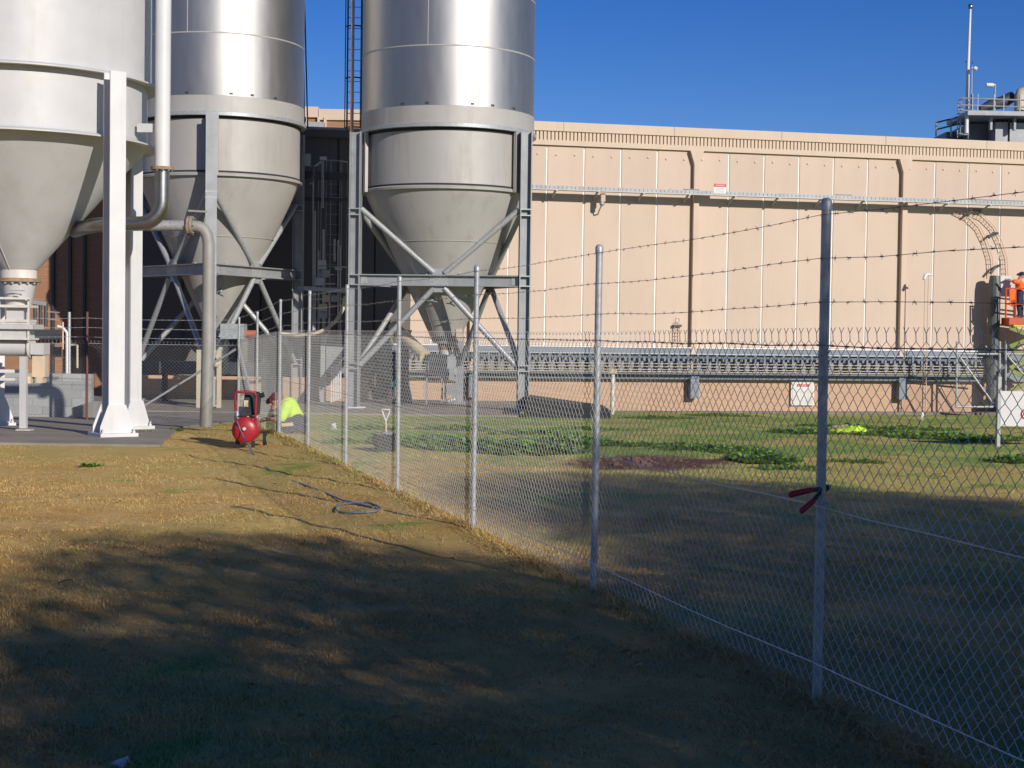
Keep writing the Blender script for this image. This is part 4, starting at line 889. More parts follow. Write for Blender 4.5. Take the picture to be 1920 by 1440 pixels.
# scissor lift
Yl = 51.6; SLI = thing('scissor_lift', 'orange scissor lift with lime arms cut by the right picture edge', 'lift', at(1925, 760, Yl))
def lb(name, x0, x1, y0, y1, dy0, dy1, mt, par=None): return MB().box((at(x0, y0, Yl).x, Yl+dy0, zf(1920, y1, Yl)), (at(x1, y0, Yl).x, Yl+dy1, zf(1920, y0, Yl))).build(name, mt, par or SLI)
lb('chassis', 1888, 1990, 735, 757, -.4, .4, M['orange']); lb('deck', 1885, 1990, 596, 609, -.42, .42, M['orange']); lb('stripe', 1893, 1990, 609.5, 612.5, -.425, .42, M['yellow'])
for k, (ya, yb) in enumerate(((612, 652), (652, 692), (692, 735))):
    for e in (-.3, .3):
        MB().bar(at(1893, ya+2, Yl+e), at(1985, yb-2, Yl+e), .08, .14).build('scissor_arm', M['lime'], SLI); MB().bar(at(1893, yb-2, Yl+e+.1), at(1985, ya+2, Yl+e+.1), .08, .14).build('scissor_arm', M['lime'], SLI)
for x in (1886, 1904, 1945): 
    for e in (-.38, .38): MB().tube([at(x, 597, Yl+e), at(x, 540, Yl+e)], .03, 6).build('rail_post', M['orange'], SLI)
for y in (541, 570):
    for e in (-.38, .38): MB().tube([at(1886, y, Yl+e), at(1990, y, Yl+e)], .03, 6).build('guard_rail', M['orange'], SLI)
for x in (1896, 1960):
    for e in (-.36, .36): w_ = MB().tube([at(x, 757, Yl+e-.06), at(x, 757, Yl+e+.06)], .16, 16).build('wheel', M['rubber'], SLI, smooth=40)
tag(MB().prism([at(1893, 543, Yl-.45), at(1905, 543, Yl-.45), at(1903, 560, Yl-.45), at(1899, 576, Yl-.45), at(1894, 572, Yl-.45)], (0, .05, 0)).build('hung_vest', M['hivis_orange']), 'bright orange vest hanging on the scissor lift rail', 'vest')

# ------------------------------------------------------------------ people
def remeshed(mb, name, mt, parent, vox):
    o = mb.build(name, mt, parent); r = o.modifiers.new('remesh', 'REMESH'); r.mode = 'VOXEL'; r.voxel_size = vox; r.use_smooth_shade = True
    s_ = o.modifiers.new('smooth', 'SMOOTH'); s_.iterations = 3; return o
def hand(b, wrist, direction, palm_n, curl=.5):
    d = direction.normalized(); n = palm_n.normalized(); sd_ = d.cross(n).normalized(); b.cap(wrist, wrist+d*.085, .026, .034, 8)
    for k, (o, L) in enumerate(((-.032, .068), (-.011, .078), (.011, .073), (.031, .056))):
        k0 = wrist+d*.09+sd_*o; k1 = k0+(d+n*curl*.5)*L*.5; k2 = k1+(d*.5+n*curl*1.6)*L*.4; b.cap(k0-d*.02, k1, .010, .009, 6); b.cap(k1, k2, .009, .008, 6)
    t0 = wrist+d*.035-sd_*.03; t1 = t0+(d*.6-sd_*.8+n*.4)*.045; b.cap(t0, t1, .012, .010, 6); b.cap(t1, t1+(d+n*.5)*.028, .010, .009, 6)
def worker(name, label, base, mirror, J, shirt, trousers, capm, faceD):
    """J: joint offsets from base in metres"""
    T = thing(name, label, 'person', base); B = V(base); P = {k: B+V(v) for k, v in J.items()}
    b = MB(); b.cap(P['hip'], P['chest'], .13, .15); b.cap(P['chest'], P['neck'], .13, .06); b.cap(P['neck'], P['head'], .058, .085)
    fd = V(faceD).normalized(); hd = P['head']; b.ball(hd+V((0, 0, .02)), .105, 14, (.92, 1, 1.12)); b.cap(hd+fd*.03-V((0, 0, .06)), hd+fd*.06-V((0, 0, .085)), .055, .035)
    b.cap(hd+fd*.095+V((0, 0, .015)), hd+fd*.115-V((0, 0, .015)), .010, .016, 6)
    sdv = fd.cross(V((0, 0, 1))).normalized()
    for e in (-1, 1): b.ball(hd+sdv*e*.098, .026, 8, (.5, 1, 1.2))
    for sd_ in 'lr':
        b.cap(P['sh'+sd_], P['el'+sd_], .052, .042); b.cap(P['el'+sd_], P['wr'+sd_], .042, .029); dd = P['wr'+sd_]-P['el'+sd_]
        hand(b, P['wr'+sd_], dd, V((0, 0, -1)) + dd*.01, .7)
        b.cap(P['hp'+sd_], P['kn'+sd_], .088, .062); b.cap(P['kn'+sd_], P['an'+sd_], .060, .042); b.cap(P['an'+sd_]-V((0, 0, .02)), P['to'+sd_], .045, .036)
    body = remeshed(b, 'body', M['skin'], T, .0085)
    for e in (-1, 1): MB().ball(hd+fd*.092+sdv*e*.034+V((0, 0, .02)), .011, 8).build('eye', M['black'], T)
    MB().bar(hd+fd*.104-V((0, 0, .05))-sdv*.022, hd+fd*.104-V((0, 0, .05))+sdv*.022, .008, .008).build('mouth', M['red_dark'], T)
    s_ = MB(); s_.cap(P['hip']+V((0, 0, .02)), P['chest'], .135, .155, 14); s_.cap(P['chest'], P['neck'].lerp(P['chest'], .35), .145, .09, 14)
    for sd_ in 'lr': s_.cap(P['sh'+sd_].lerp(P['chest'], .3), P['sh'+sd_].lerp(P['el'+sd_], .85), .105, .078)
    remeshed(s_, 'shirt', shirt, T, .014)
    t = MB(); t.cap(P['hpl'], P['hpr'], .125, .125)
    for sd_ in 'lr': t.cap(P['hp'+sd_], P['kn'+sd_], .108, .080); t.cap(P['kn'+sd_], P['an'+sd_]+V((0, 0, .03)), .078, .062)
    remeshed(t, 'trousers', trousers, T, .014)
    for sd_ in 'lr': remeshed(MB().cap(P['an'+sd_]-V((0, 0, .01)), P['to'+sd_], .058, .046), 'boot', M['black'], T, .012)
    c = MB().ball(hd+V((0, 0, .05)), .114, 14, (.95, 1.02, .85)); c.cap(hd+fd*.09+V((0, 0, .07)), hd+fd*.16+V((0, 0, .055)), .05, .04, 8); remeshed(c, 'cap', capm, T, .01)
    return T
kb_ = gnd(542, 814); k0 = V((kb_.x, kb_.y, kb_.z))
J = dict(hip=(.11, .04, .24), chest=(-.02, .0, .50), neck=(-.10, -.03, .58), head=(-.20, -.06, .60), shl=(-.06, .15, .52), shr=(-.04, -.17, .50),
         ell=(-.18, .22, .32), elr=(-.10, -.24, .28), wrl=(-.38, .10, .26), wrr=(-.32, -.10, .27), hpl=(.14, .14, .24), hpr=(.14, -.06, .24),
         knl=(-.20, .20, .22), knr=(-.14, -.14, .12), anl=(.0, .18, .05), anr=(.26, -.12, .06), tol=(-.15, .19, .03), tor=(.30, -.12, .03))
J = {k: (v[0]*.96, v[1]*.96+.03, v[2]*.87 if v[2] > .2 else v[2]) for k, v in J.items()}
worker('person', 'person in lime hi-vis shirt and dark trousers crouching behind the fence', k0, False, J, M['hivis'], M['navy'], M['hair'], (-.9, -.25, -.45))
tag(MB().bar(at(527, 797, kb_.y-.30), at(549, 795, kb_.y-.25), .10, .05).build('timber_offcut', M['wood']), 'pale timber offcut held across the knees of the crouching worker', 'timber')
lbz = zf(1915, 597, Yl); lb0 = V((at(1909, 597, Yl).x, Yl-.1, lbz))
J2 = dict(hip=(.02, .05, .86), chest=(.0, .02, 1.12), neck=(-.03, .0, 1.30), head=(.06, .0, 1.42), shl=(-.10, -.15, 1.24), shr=(.02, .18, 1.24),
          ell=(-.26, -.14, 1.22), elr=(.06, .26, .98), wrl=(-.40, -.06, 1.27), wrr=(-.10, .20, .90), hpl=(-.04, -.08, .84), hpr=(.06, .10, .84),
          knl=(-.06, -.10, .45), knr=(.10, .10, .45), anl=(-.02, -.10, .07), anr=(.12, .12, .07), tol=(-.16, -.12, .03), tor=(.0, .12, .03))
worker('person', 'person in orange and navy work clothes reaching from the scissor lift', lb0, False, J2, M['hivis_orange'], M['navy'], M['navy'], (-1, -.2, -.1))

# ------------------------------------------------------------------ lawn objects
g = gnd(463, 838); AC = thing('air_compressor', 'red portable air compressor with handle and wheels beside the fence line', 'compressor', g, math.radians(4))
# local: tank axis along +y (away), end cap towards the camera
L_ = .44; r_ = .178
prof = [(-.02, .0)] + [(-.02, 0)]
def tank_pts():
    n = []; 
    for k in range(7): t = k/6*PI/2; n.append((-.03-.07*math.cos(t) + .07*0, r_*math.sin(t)))
    n += [(L_, r_)]
    for k in range(1, 7): t = k/6*PI/2; n.append((L_+.07*math.sin(t), r_*math.cos(t)))
    return n
tp = tank_pts(); MB().tube([(0, y-.25, .25) for y, r in tp], [max(r, .002) for y, r in tp], 32).build('tank', M['red'], AC, local=True, smooth=40)
MB().tube([(0, -.385, .27), (0, -.33, .27)], .022, 10).build('gauge', M['pvc'], AC, local=True)
MB().tube([(-.13, -.22, .36), (-.14, -.24, .72), (-.12, -.24, .76), (.12, -.24, .76), (.14, -.24, .72), (.13, -.22, .36)], .017, 10).build('handle', M['red_dark'], AC, local=True, smooth=60)
MB().hexa([(-.06, -.16, .44), (.15, -.16, .44), (.15, .24, .44), (-.06, .24, .44), (-.02, -.10, .78), (.17, -.10, .76), (.17, .22, .72), (-.02, .22, .76)]).build('motor_shroud', M['black'], AC, local=True)
MB().tube([(.17, 0, .70), (.23, 0, .72)], .035, 10).build('intake_filter', M['black'], AC, local=True)
MB().cbox((-.04, -.2, .50), (.10, .10, .12)).tube([(-.10, -.21, .44), (.06, -.21, .46)], .03, 8).build('pump_head', M['dark_steel'], AC, local=True)
MB().cbox((.0, -.161, .60), (.06, .006, .09)).build('rating_plate', M['brass'], AC, local=True)
vb = MB()
for k in range(7): vb.ball((.05+.03*random.uniform(-1, 2), -.24+.04*random.random(), .42-.02*k*.6), .018, 6)
vb.build('fitting', M['brass'], AC, local=True)
MB().tube([(-.11, -.25, .44), (-.12, -.25, .50)], .03, 8).build('coupler', M['galv'], AC, local=True)
for e in (-.17, .2):
    wh = MB().tube([(e, .22, .10), (e+.045, .22, .10)], .10, 20).build('wheel', M['rubber'], AC, local=True, smooth=40); MB().tube([(e-.004, .22, .10), (e+.049, .22, .10)], .045, 12).build('hub', M['galv'], wh, local=True, smooth=40)
MB().bar((-.1, -.2, .0), (-.1, -.2, .1), .03, .05).bar((.1, -.2, .0), (.1, -.2, .1), .03, .05).build('foot', M['black'], AC, local=True)
Am = WM[AC.name]; hz = lambda p: V((p.x, p.y, ground_z(p.x, p.y)+.004+.028*fbm(p.x, p.y, .7)+.018*fbm(p.x, p.y, 2.6)))
hz0 = hz; hz = lambda p: hz0(p)+V((0, 0, -.006 if p.y > 14.2 else .010))
hp = [Am @ V((-.115, -.27, .50)), Am @ V((-.10, -.38, .40)), Am @ V((-.02, -.42, .20))] + [hz(gnd(*p)) for p in ((476, 853), (483, 866), (498, 876), (520, 890), (560, 905), (592, 916), (607, 925), (650, 945), (690, 948), (713, 960), (700, 968), (660, 968), (634, 963), (633, 953), (660, 950), (700, 958))]
def smooth_path(p, n=6):
    out = []
    for i in range(len(p)-1):
        a, b, c, d = p[max(i-1, 0)], p[i], p[i+1], p[min(i+2, len(p)-1)]
        for k in range(n):
            t = k/n; out.append(.5*((2*b)+(c-a)*t+(2*a-5*b+4*c-d)*t*t+(3*b-a-3*c+d)*t**3))
    return out+[p[-1]]
tag(MB().tube(smooth_path(hp), .0085, 8).build('air_hose', M['blue'], smooth=60), 'blue air hose trailing from the red compressor across the dry grass', 'hose')
# shovel and black tub
g = gnd(722, 846); TB = thing('garden_tub', 'black plastic tub on the lawn behind the fence with wire in it', 'tub', g)
m_ = Matrix.Rotation(.3, 3, 'Z'); tb = MB(); w0, w1, hh = .115, .145, .235
lo = [g+m_ @ V((a*w0, b*w0, 0)) for a, b in ((-1, -1), (1, -1), (1, 1), (-1, 1))]; hi_ = [g+m_ @ V((a*w1, b*w1, hh)) for a, b in ((-1, -1), (1, -1), (1, 1), (-1, 1))]
li = [g+m_ @ V((a*(w1-.012), b*(w1-.012), hh)) for a, b in ((-1, -1), (1, -1), (1, 1), (-1, 1))]; lj = [g+m_ @ V((a*(w0-.012), b*(w0-.012), .02)) for a, b in ((-1, -1), (1, -1), (1, 1), (-1, 1))]
tb.add(lo+hi_+li+lj, [(3, 2, 1, 0)] + [(i, (i+1) % 4, 4+(i+1) % 4, 4+i) for i in range(4)] + [(4+i, 4+(i+1) % 4, 8+(i+1) % 4, 8+i) for i in range(4)] + [(8+i, 8+(i+1) % 4, 12+(i+1) % 4, 12+i) for i in range(4)] + [(12, 13, 14, 15)]); tb.build('tub_body', M['black'], TB)
cw = MB()
for k in range(5): cw.tube([g+V((.07*math.cos(t*PI/7)+.01*k, .07*math.sin(t*PI/7), .20+.012*k)) for t in range(14)], .004, 5, closed=True)
cw.build('wire_coil', M['galv'], TB)
g2 = gnd(720, 838)+V((0, .25, 0)); SH = thing('shovel', 'wooden handled shovel standing upright behind the black tub', 'shovel', g2)
sh = zf(720, 790, g2.y); st = zf(720, 768, g2.y)
MB().tube([g2+V((.01, 0, .1)), V((g2.x, g2.y, sh))], .016, 10).build('shaft', M['wood'], SH, smooth=50)
MB().tube([V((g2.x, g2.y, sh)), V((g2.x-.05, g2.y, st-.03)), V((g2.x-.06, g2.y, st)), V((g2.x+.06, g2.y, st)), V((g2.x+.05, g2.y, st-.03)), V((g2.x, g2.y, sh))], .012, 8).build('grip', M['pvc'], SH, smooth=50)
MB().prism([g2+V((-.09, -.004, .2)), g2+V((.09, -.004, .2)), g2+V((.08, -.004, .0)), g2+V((0, -.004, -.06)), g2+V((-.08, -.004, .0))], (0, .008, 0)).build('blade', M['dark_steel'], SH)
# white scraps
for px, py, wd, hh, rz, lab in ((1597, 770, .16, .24, .2, 'crumpled white scrap standing near the kerb'), (1730, 788, .13, .24, .5, 'folded white paper scrap on the grass'), (626, 806, .10, .12, .1, 'small white cup on the lawn beyond the crouching worker'), (227, 1440, .09, .035, .4, 'white scrap in the shaded grass at the bottom edge')):
    p = gnd(px, py); m2 = Matrix.Rotation(rz, 3, 'Z')
    tag(MB().add([p+m2 @ V((-wd/2, 0, 0)), p+m2 @ V((wd/2, .05, 0)), p+m2 @ V((wd*.3, .02, hh)), p+m2 @ V((-wd*.45, -.03, hh*.85)), p+m2 @ V((.0, -.06, hh*.5)), p+m2 @ V((0, .06, hh*.45))],
        [(0, 1, 4), (1, 2, 4), (2, 3, 4), (3, 0, 4), (1, 0, 5), (2, 1, 5), (3, 2, 5), (0, 3, 5)]).build('paper_scrap', M['pvc']), lab, 'scrap')
# hi-vis vest crumpled on the grass
p = gnd(1592, 812); vb = MB(); nx_, ny_ = 22, 12; vv = []
for j in range(ny_):
    for i in range(nx_):
        u, v = i/(nx_-1), j/(ny_-1); x = (u-.5)*.60; y = (v-.5)*.5; hgt = .13*math.sin(PI*u)**.8*math.sin(PI*v)**.7*(.45+.55*u)+.085*abs(fbm(u*5, v*5, 1))+.01
        vv.append(p+V((x+.05*fbm(v*3, u, 1), y+.06*fbm(u*3, 5, 1), max(hgt, .004))))
ff = [(j*nx_+i, j*nx_+i+1, (j+1)*nx_+i+1, (j+1)*nx_+i) for j in range(ny_-1) for i in range(nx_-1)]
tag(MB().add(vv, ff).build('hi_vis_vest', M['hivis'], smooth=70), 'lime hi-vis vest lying crumpled on the grass', 'vest')
p = gnd(1578, 806); tag(MB().cap(p+V((-.16, .05, .05)), p+V((.1, .1, .07)), .045, .04).build('brown_bag', M['rust'], smooth=60), 'brown rag lying behind the lime vest', 'rag')
# white board on a post at the right
g = gnd(1870, 836); SB = thing('site_board', 'white site board with a red ring on a slim post at the right edge', 'sign board', g)
zt = zf(1870, 706, g.y); MB().prism([g+V((-.02, -.04, -.1)), g+V((.03, -.04, -.1)), g+V((.03, .05, -.1)), g+V((-.02, .05, -.1))], (.0, 0, zt-g.z+.1)).build('post', M['galv'], SB)
MB().box((ax(1876, g.y), g.y-.03, zf(1890, 799, g.y)), (ax(2040, g.y), g.y-.012, zf(1890, 733, g.y))).build('board', M['sign_white'], SB)
cx_, cz_ = ax(1925, g.y), zf(1920, 776, g.y); MB().tube([(cx_+.075*math.cos(t*PI/14), g.y-.034, cz_+.075*math.sin(t*PI/14)) for t in range(28)], .011, 6, closed=True).build('red_ring', M['sign_red'], SB)
MB().prism([V((ax(2030, g.y), g.y-.01, -.1)), V((ax(2030, g.y)+.05, g.y-.01, -.1)), V((ax(2030, g.y)+.05, g.y+.08, -.1)), V((ax(2030, g.y), g.y+.08, -.1))], (0, 0, zt+.1)).build('post', M['galv'], SB)
# bolt cutters hooked on the wire at the near post
Yb = posts[1].y-.02
BC = thing('bolt_cutters', 'red handled bolt cutters hooked on the tension wire at the nearest post', 'bolt cutters', at(1545, 925, Yb))
c = at(1538, 925, Yb-.06)
MB().cap(at(1483, 927, Yb-.06), at(1520, 919, Yb-.055), .014, .012, 8).build('grip', M['red_dark'], BC, smooth=60)
MB().cap(at(1504, 957, Yb-.06), at(1524, 940, Yb-.055), .014, .012, 8).build('grip', M['red_dark'], BC, smooth=60)
MB().tube([at(1520, 919, Yb-.055), at(1540, 917, Yb+.01), at(1548, 914, Yb+.06)], .010, 8).build('lever', M['black'], BC)
MB().tube([at(1524, 940, Yb-.055), at(1536, 925, Yb-.0), at(1548, 916, Yb+.06)], .010, 8).build('lever', M['black'], BC)
MB().hexa([at(1549, 922, Yb+.04), at(1557, 918, Yb+.04), at(1557, 918, Yb+.07), at(1549, 922, Yb+.07), at(1548, 908, Yb+.04), at(1559, 909, Yb+.04), at(1559, 909, Yb+.07), at(1548, 908, Yb+.07)]).build('jaw', M['black'], BC)

# ------------------------------------------------------------------ rooftop equipment at the upper right
Yr = 58
RT = thing('rooftop_unit', 'grey rooftop plant unit with railed platforms at the upper right', 'rooftop unit', at(1860, 262, Yr))
def rbx(name, x0, x1, y0, y1, d0, d1, mt): return MB().box((at(x0, y0, Yr).x, Yr+d0, zf(1860, y1, Yr)), (at(x1, y0, Yr).x, Yr+d1, zf(1860, y0, Yr))).build(name, mt, RT)
rbx('cabinet', 1867, 1890, 229, 300, 0, 3, M['grey_steel']); rbx('cabinet', 1894, 1990, 230, 300, 0, 3, M['grey_steel'])
rbx('cabinet', 1828, 1866.5, 226, 300, .9, 3, M['slate_dark']); rbx('low_plenum', 1756, 1828, 252, 300, 1.5, 4, M['slate_dark']); rbx('low_plenum', 1800, 1828, 236, 251.5, 1.8, 4, M['slate_dark'])  # left cabinet: shaded side of the grey box, put into dark paint
rbx('platform', 1803, 1990, 214, 222, -.8, 2, M['grey_steel'])
for x in (1812, 1822, 1852, 1870, 1900, 1912): rbx('stanchion', x-.8, x+.8, 183, 214, -.8, -.74, M['grey_steel'])
for y in (184, 197, 207): MB().tube([at(1803, y, Yr-.77), at(1990, y+6, Yr-.77)], .03, 6).build('guard_rail', M['grey_steel'], RT)
for x in (1755, 1783, 1800): MB().tube([at(x, 256, Yr+.5), at(x, 230-(x-1755)*.26, Yr+.5)], .03, 6).build('stanchion', M['grey_steel'], RT)
for y in (230, 243): MB().tube([at(1755, y, Yr+.5), at(1812, y-14, Yr+.5)], .035, 6).build('guard_rail', M['dark_steel'], RT)
for x in (1853, 1897): rbx('support', x-2, x+2, 222, 246, -.4, -.2, M['grey_steel'])
MB().tube([at(1912, 214, Yr), at(1912, 180, Yr), at(1914, 174, Yr), at(1922, 172, Yr), at(1960, 174, Yr)], .20, 16).build('exhaust_pipe', M['cream_pipe'], RT, smooth=50)
MB().tube([at(1838, 206, Yr+.4), at(1858, 196, Yr+.4), at(1880, 192, Yr+.4), at(1900, 180, Yr+.4)], [.14, .2, .24, .2], 12).build('duct', M['dark_steel'], RT, smooth=50)
for k in range(6): rbx('bracket', 1868+k*9, 1873+k*9, 222.5, 228.5, .3, .8, M['dark_steel'])
ld = caged_ladder('small caged ladder at the left end of the rooftop platform', 1799, 1820, 184, 258, Yr-.2, (186, 200, 212, 252), M['galv'])
ms = thing('lightning_mast', 'slim white rooftop mast topped with a metal ball against the sky', 'mast', at(1812, 250, Yr-.3))
MB().tube([at(1812, 250, Yr-.5), at(1815, 130, Yr-.5), at(1819.5, 16, Yr-.5)], [.075, .06, .04], 10).build('pole', M['pvc'], ms, smooth=60)
MB().ball(at(1819.5, 12.5, Yr-.5), .10, 16).build('ball', M['bright_pipe'], ms, smooth=60)
MB().tube([at(1811, 116, Yr-.5), at(1824, 117, Yr-.5)], .012, 5).ball(at(1811, 115.5, Yr-.5), .03, 6).ball(at(1824, 118, Yr-.5), .03, 6).build('stay', M['dark_steel'], ms)
for x0, y0, hx, lab in ((1822, 127, 1, 'rooftop lamp on a pole right beside the ball-topped mast'), (1866, 159, -1, 'rooftop lamp on a short pole facing left above the platform')):
    r = thing('roof_lamp', lab, 'lamp', at(x0, 214, Yr-.7), group='rooftop lamps')
    MB().tube([at(x0-1, 214, Yr-.7), at(x0, y0, Yr-.7)], .03, 6).build('pole', M['galv'], r)
    MB().tube([at(x0, y0, Yr-.7), at(x0+hx*3, y0, Yr-.7), at(x0+hx*5, y0+1, Yr-.72), at(x0+hx*(10 if hx > 0 else 17), y0+3*(hx > 0), Yr-.75)], [.03, .035, .09, .07], 8).build('lamp_head', M['pvc'], r, smooth=50)

# ------------------------------------------------------------------ trees behind the camera that shade the lawn
DV = V((-.574, .819)); EV = V((.819, .574)); COT = 1/math.tan(SUN_EL)
def tree(label, e, tip, r, c, rz, nleaf, seed):
    rg = random.Random(seed); off = c*COT+math.hypot(rz*COT, r); base2 = EV*e+DV*(tip-off); B = V((base2.x, base2.y, 0))
    T = thing('tree', label, 'tree', B, group='trees behind the lawn')
    tr = MB().tube([B-V((0, 0, .3)), B+V((.05, .1, c*.45)), B+V((-.1, .05, c)), B+V((.1, 0, c+rz*.6))], [.26, .19, .13, .05], 12)
    tr.build('trunk', M['bark'], T, smooth=60)
    lm = MB(); blobs = []
    for k in range(16):
        a = rg.uniform(0, 2*PI); ph = rg.uniform(-.8, .95); q = math.sqrt(1-ph*ph); cc = B+V((r*.62*q*math.cos(a), r*.62*q*math.sin(a), c+rz*.66*ph)); blobs.append((cc, rg.uniform(.36, .5)))
        lm.tube([B+V((0, 0, c*.55+rz*.2*ph)), B.lerp(cc, .5)+V((0, 0, c*.28+.3)), cc], [.07, .045, .015], 6)
    lm.build('limb', M['bark'], T, smooth=60)
    blobs.append((B+V((0, 0, c)), .62)); n = nleaf; vv = np.zeros((n, 4, 3))
    for i in range(n):
        cc, f = blobs[rg.randrange(len(blobs))]; d = V((rg.gauss(0, 1), rg.gauss(0, 1), rg.gauss(0, 1))).normalized()*(rg.random()**.36)
        p = cc+V((d.x*r*f, d.y*r*f, d.z*rz*f))
        if i % 9: p = B+V((d.x*r*.97, d.y*r*.97, c+d.z*rz*.97))
        a = V((rg.gauss(0, 1), rg.gauss(0, 1), rg.gauss(0, .7))).normalized(); b = a.orthogonal().normalized(); sz = rg.uniform(.034, .064)
        for k, (x, y) in enumerate(((-1, 0), (0, -.55), (1, 0), (0, .55))): vv[i, k] = p+a*sz*x+b*sz*y
    f4 = np.arange(n*4).reshape(-1, 4); tag(np_obj('crown', vv.reshape(-1, 3), f4, M['leaf'], T), kind='stuff')
tree('large leafy tree behind the camera shading the right lawn', 9.9, 14.9, 3.7, 6.3, 4.6, 88000, 1)
tree('leafy tree behind the camera shading the middle lawn', 4.4, 11.8, 2.6, 5, 3.1, 40000, 2)
tree('smaller leafy tree behind the camera shading the near left lawn', 1.7, 9.2, 2.2, 4.8, 3.1, 38000, 3)
tree('tall bushy tree behind the camera filling the gap in the shade', 7.0, 9.3, 2.9, 5.4, 3.8, 42000, 4)
tree('broad leafy tree far right of the camera', 14.5, 9.5, 3.2, 6, 4, 36000, 5)

# ------------------------------------------------------------------ grass, weeds
def blades(n, ymin, ymax, fn, left=2.2):
    u = rng.random(n); y = ymin*(ymax/ymin)**u; x = -(.345*y+.25)-left+rng.random(n)*(2*(.345*y+.25)+left+.5)
    keep = fn(x, y); x, y = x[keep], y[keep]; return x, y
def slab_mask(x, y):
    # not on the concrete slab
    px0 = gnd(300, 838); px1 = gnd(338, 803)
    edge = px0.x+(px1.x-px0.x)*np.clip((y-px0.y)/(px1.y-px0.y), 0, 1)
    return ~((y > px0.y-.02+.1*np.sin(x*7)) & (x < edge+.08*np.sin(y*9))) & (y < 37.8)
x, y = blades(560000, 5.0, 37, slab_mask); n = len(x)
gz_ = np.array([ground_z(0, b) for b in np.linspace(0, 60, 601)]); z = np.interp(y, np.linspace(0, 60, 601), gz_)
cl_n = np.array([fbm(a, b, 1.1, 2) for a, b in zip(x[::1], y[::1])]) if n < 900000 else np.zeros(n)
z = z + np.array([.028*fbm(a, b, .7)+.018*fbm(a, b, 2.6) for a, b in zip(x, y)])*((y < 36) & ~((x < -4.0) & (y > 19.0))) - .004
dist = np.hypot(x, y); h = (.011+.014*rng.random(n)**1.5)*(1+1.0*np.clip(cl_n, -.65, 1))*(1.25/(1+.03*dist)); wd = .0018+.00040*dist*rng.uniform(.6, 1.2, n)
bare = np.array([fbm(a+31, b, 1.7, 3) for a, b in zip(x, y)]) < -.42; h[bare & (rng.random(n) < .75)] *= .25
soilm = ((x-1.72)/1.1)**2+((y-19.1)/1.2)**2 < .8; h[soilm] *= .3
az = rng.random(n)*2*PI; ln = rng.uniform(.4, 2.0, n)*h; bx, by = np.cos(az), np.sin(az); sx_, sy_ = -np.sin(az), np.cos(az)
v = np.zeros((n, 5, 3))
for k, (f, wf) in enumerate(((0, 1), (0, -1), (.55, -.75), (.55, .75), (1, 0))):
    off = ln*f*f; v[:, k, 0] = x+bx*off+sx_*wd*wf*.5; v[:, k, 1] = y+by*off+sy_*wd*wf*.5; v[:, k, 2] = z+h*f
ii = np.arange(n)[:, None]*5
nr = ii[y < 11.5]; fr_ = ii[y >= 11.5]; tri = np.concatenate([nr+np.array([[0, 1, 2]]), nr+np.array([[0, 2, 3]]), nr+np.array([[3, 2, 4]]), fr_+np.array([[0, 1, 4]])])
tag(np_obj('grass', v.reshape(-1, 3), tri, M['blade']), kind='stuff')
n2 = 9000; x, y = blades(n2, 5.0, 16, slab_mask); n2 = len(x)
z = np.array([.028*fbm(a, b, .7)+.018*fbm(a, b, 2.6) for a, b in zip(x, y)])-.004
h = rng.uniform(.022, .055, n2); n4 = 6500; t4 = rng.random(n4)**1.7*21.5; y4 = FY-1.5+t4*.96; x4 = FX+FS*(y4-FY)+rng.normal(0, .06, n4)
x = np.concatenate([x, x4]); y = np.concatenate([y, y4]); z = np.concatenate([z, np.array([ground_z(a, b)+.028*fbm(a, b, .7)+.018*fbm(a, b, 2.6) for a, b in zip(x4, y4)])-.004]); h = np.concatenate([h, rng.uniform(.03, .11, n4)]); n2 = len(x)
ln = h*rng.uniform(.8, 2.6, n2); az = rng.random(n2)*2*PI; bx, by = np.cos(az), np.sin(az); wd = .0028+.0003*np.hypot(x, y)
v = np.zeros((n2, 5, 3))
for k, (f, wf) in enumerate(((0, 1), (0, -1), (.55, -.75), (.55, .75), (1, 0))):
    off = ln*f*f; v[:, k, 0] = x+bx*off-by*wd*wf*.5; v[:, k, 1] = y+by*off+bx*wd*wf*.5; v[:, k, 2] = z+h*(f-.25*f*f)
ii = np.arange(n2)[:, None]*5; tri = np.concatenate([ii+np.array([[0, 1, 2]]), ii+np.array([[0, 2, 3]]), ii+np.array([[3, 2, 4]])])
tag(np_obj('dry_grass', v.reshape(-1, 3), tri, M['blade']), kind='stuff')
M['litter'] = leaf_mat('dry_leaf_litter', (.16, .085, .04), (.34, .22, .11))
n3 = 260; x, y = blades(n3, 5.2, 20, slab_mask); lv = []
for a, b in zip(x, y):
    c = V((a, b, .022+.028*fbm(a, b, .7)+.018*fbm(a, b, 2.6))); t = rng.random()*6.28; d = V((math.cos(t), math.sin(t), rng.uniform(-.3, .3)))*rng.uniform(.015, .035); e = V((-d.y, d.x, rng.uniform(-.008, .012)))*.45; lv.append([c-d, c+e, c+d, c-e+V((0, 0, .008))])
la = np.array([[tuple(p) for p in q_] for q_ in lv]); tag(np_obj('leaf_litter', la.reshape(-1, 3), np.arange(len(lv)*4).reshape(-1, 4), M['litter']), kind='stuff')
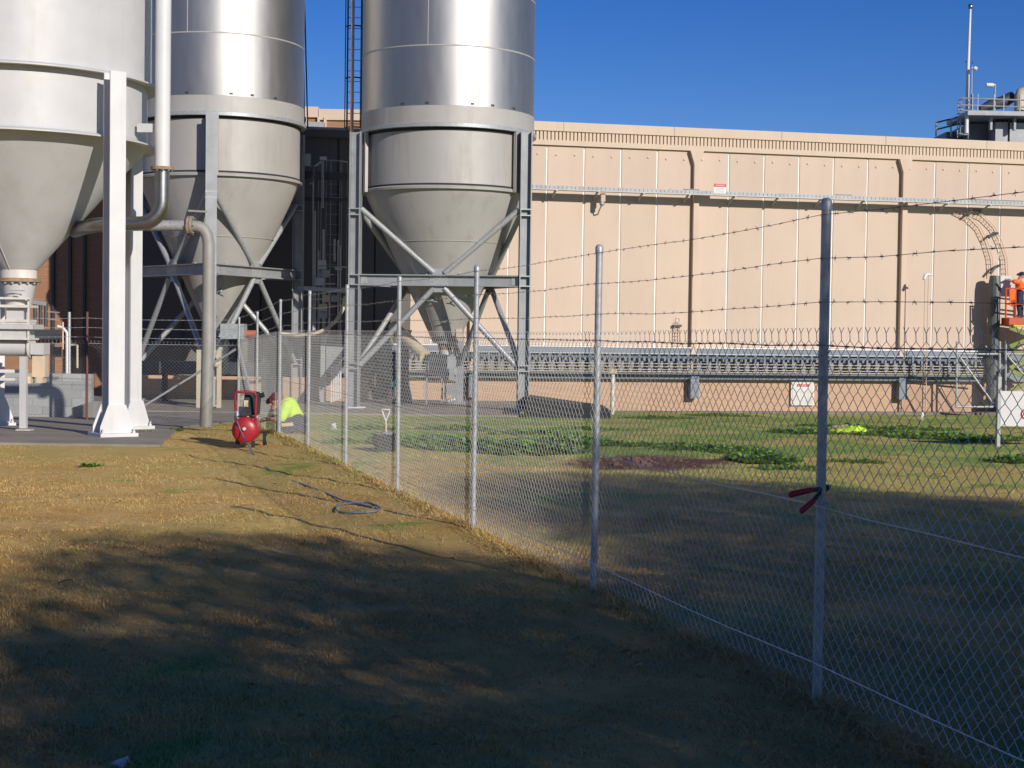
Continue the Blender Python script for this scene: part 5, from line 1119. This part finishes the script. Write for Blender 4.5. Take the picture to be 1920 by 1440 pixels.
# leafy weeds in clumps on the far side of the fence
wv = []; vest_p = gnd(1592, 812)
def weed_patch(px, py, rx, ry, n, hs):
    c = gnd(px, py)
    for _ in range(int(n*1.6)):
        a, q = rng.random()*2*PI, math.sqrt(rng.random()); x0, y0 = c.x+rx*q*math.cos(a), c.y+ry*q*math.sin(a); z0 = ground_z(x0, y0); 
        if abs(x0-vest_p.x) < .45 and -1.2 < y0-vest_p.y < .4: continue
        hh_ = 1.35*hs*(1-.5*q)*rng.uniform(.5, 1.2)
        for k in range(5):
            t = rng.random()*2*PI; L = hh_*rng.uniform(.6, 1.2); w_ = L*.22; d = V((math.cos(t), math.sin(t), 0)); s_ = V((-d.y, d.x, 0)); b0 = V((x0, y0, z0)); up = rng.uniform(.5, 1.1)
            wv.append([b0, b0+d*L*.45+s_*w_+V((0, 0, L*up*.7)), b0+d*L+V((0, 0, L*up*.75)), b0+d*L*.45-s_*w_+V((0, 0, L*up*.7))])
for a in ((800, 830, .9, 1.0, 260, .11), (900, 840, 1.0, 1.0, 380, .13), (990, 845, .9, .9, 340, .13), (1060, 832, .8, .8, 220, .12), (1430, 866, .50, .5, 170, .13), (1330, 845, .9, .5, 160, .09), (1270, 838, .9, .4, 120, .08), (1180, 836, .6, .4, 80, .08),
          (1510, 812, .7, .8, 170, .10), (1640, 815, .9, .9, 230, .11), (1760, 822, .9, .9, 240, .11), (1850, 826, .8, .8, 220, .11), (1905, 866, .35, .4, 90, .10), (1480, 880, .5, .3, 60, .07), (1600, 868, .5, .3, 70, .07), (1350, 780, 1.2, .8, 120, .10), (1230, 785, 1.0, .7, 90, .1),
          (1560, 800, .9, .6, 120, .10), (1700, 806, 1.2, .6, 140, .10), (700, 805, .5, .6, 70, .09), (850, 806, .7, .6, 100, .09), (1000, 815, .8, .6, 100, .09), (170, 876, .13, .1, 22, .07), (270, 812, .2, .12, 30, .06), (330, 808, .12, .3, 30, .06), (640, 830, .3, .5, 40, .08), (1100, 806, .8, .6, 70, .08)):
    weed_patch(*a)
wa = np.array([[tuple(p) for p in q_] for q_ in wv]); tag(np_obj('weeds', wa.reshape(-1, 3), np.arange(len(wv)*4).reshape(-1, 4), M['weed']), kind='stuff')
# clods on the bare soil
cb_ = MB()
for _ in range(150):
    a, q = random.uniform(0, 2*PI), math.sqrt(random.random()); p = V((1.72+1.0*q*math.cos(a), 19.1+1.05*q*math.sin(a), 0)); cb_.ball(p+V((0, 0, .01)), random.uniform(.012, .045), 5, (1, 1, .7))
tag(cb_.build('soil_clods', mk('soil_clod', (.16, .08, .05), .95, var=.3)), kind='stuff')
lf = gnd(124, 1098); tag(MB().add([lf+V((-.05, 0, .02)), lf+V((-.01, -.025, .04)), lf+V((.05, 0, .035)), lf+V((.0, .035, .045))], [(0, 1, 2), (0, 2, 3)]).build('fallen_leaf', M['rust']), 'rust red fallen leaf on the near left lawn', 'leaf')
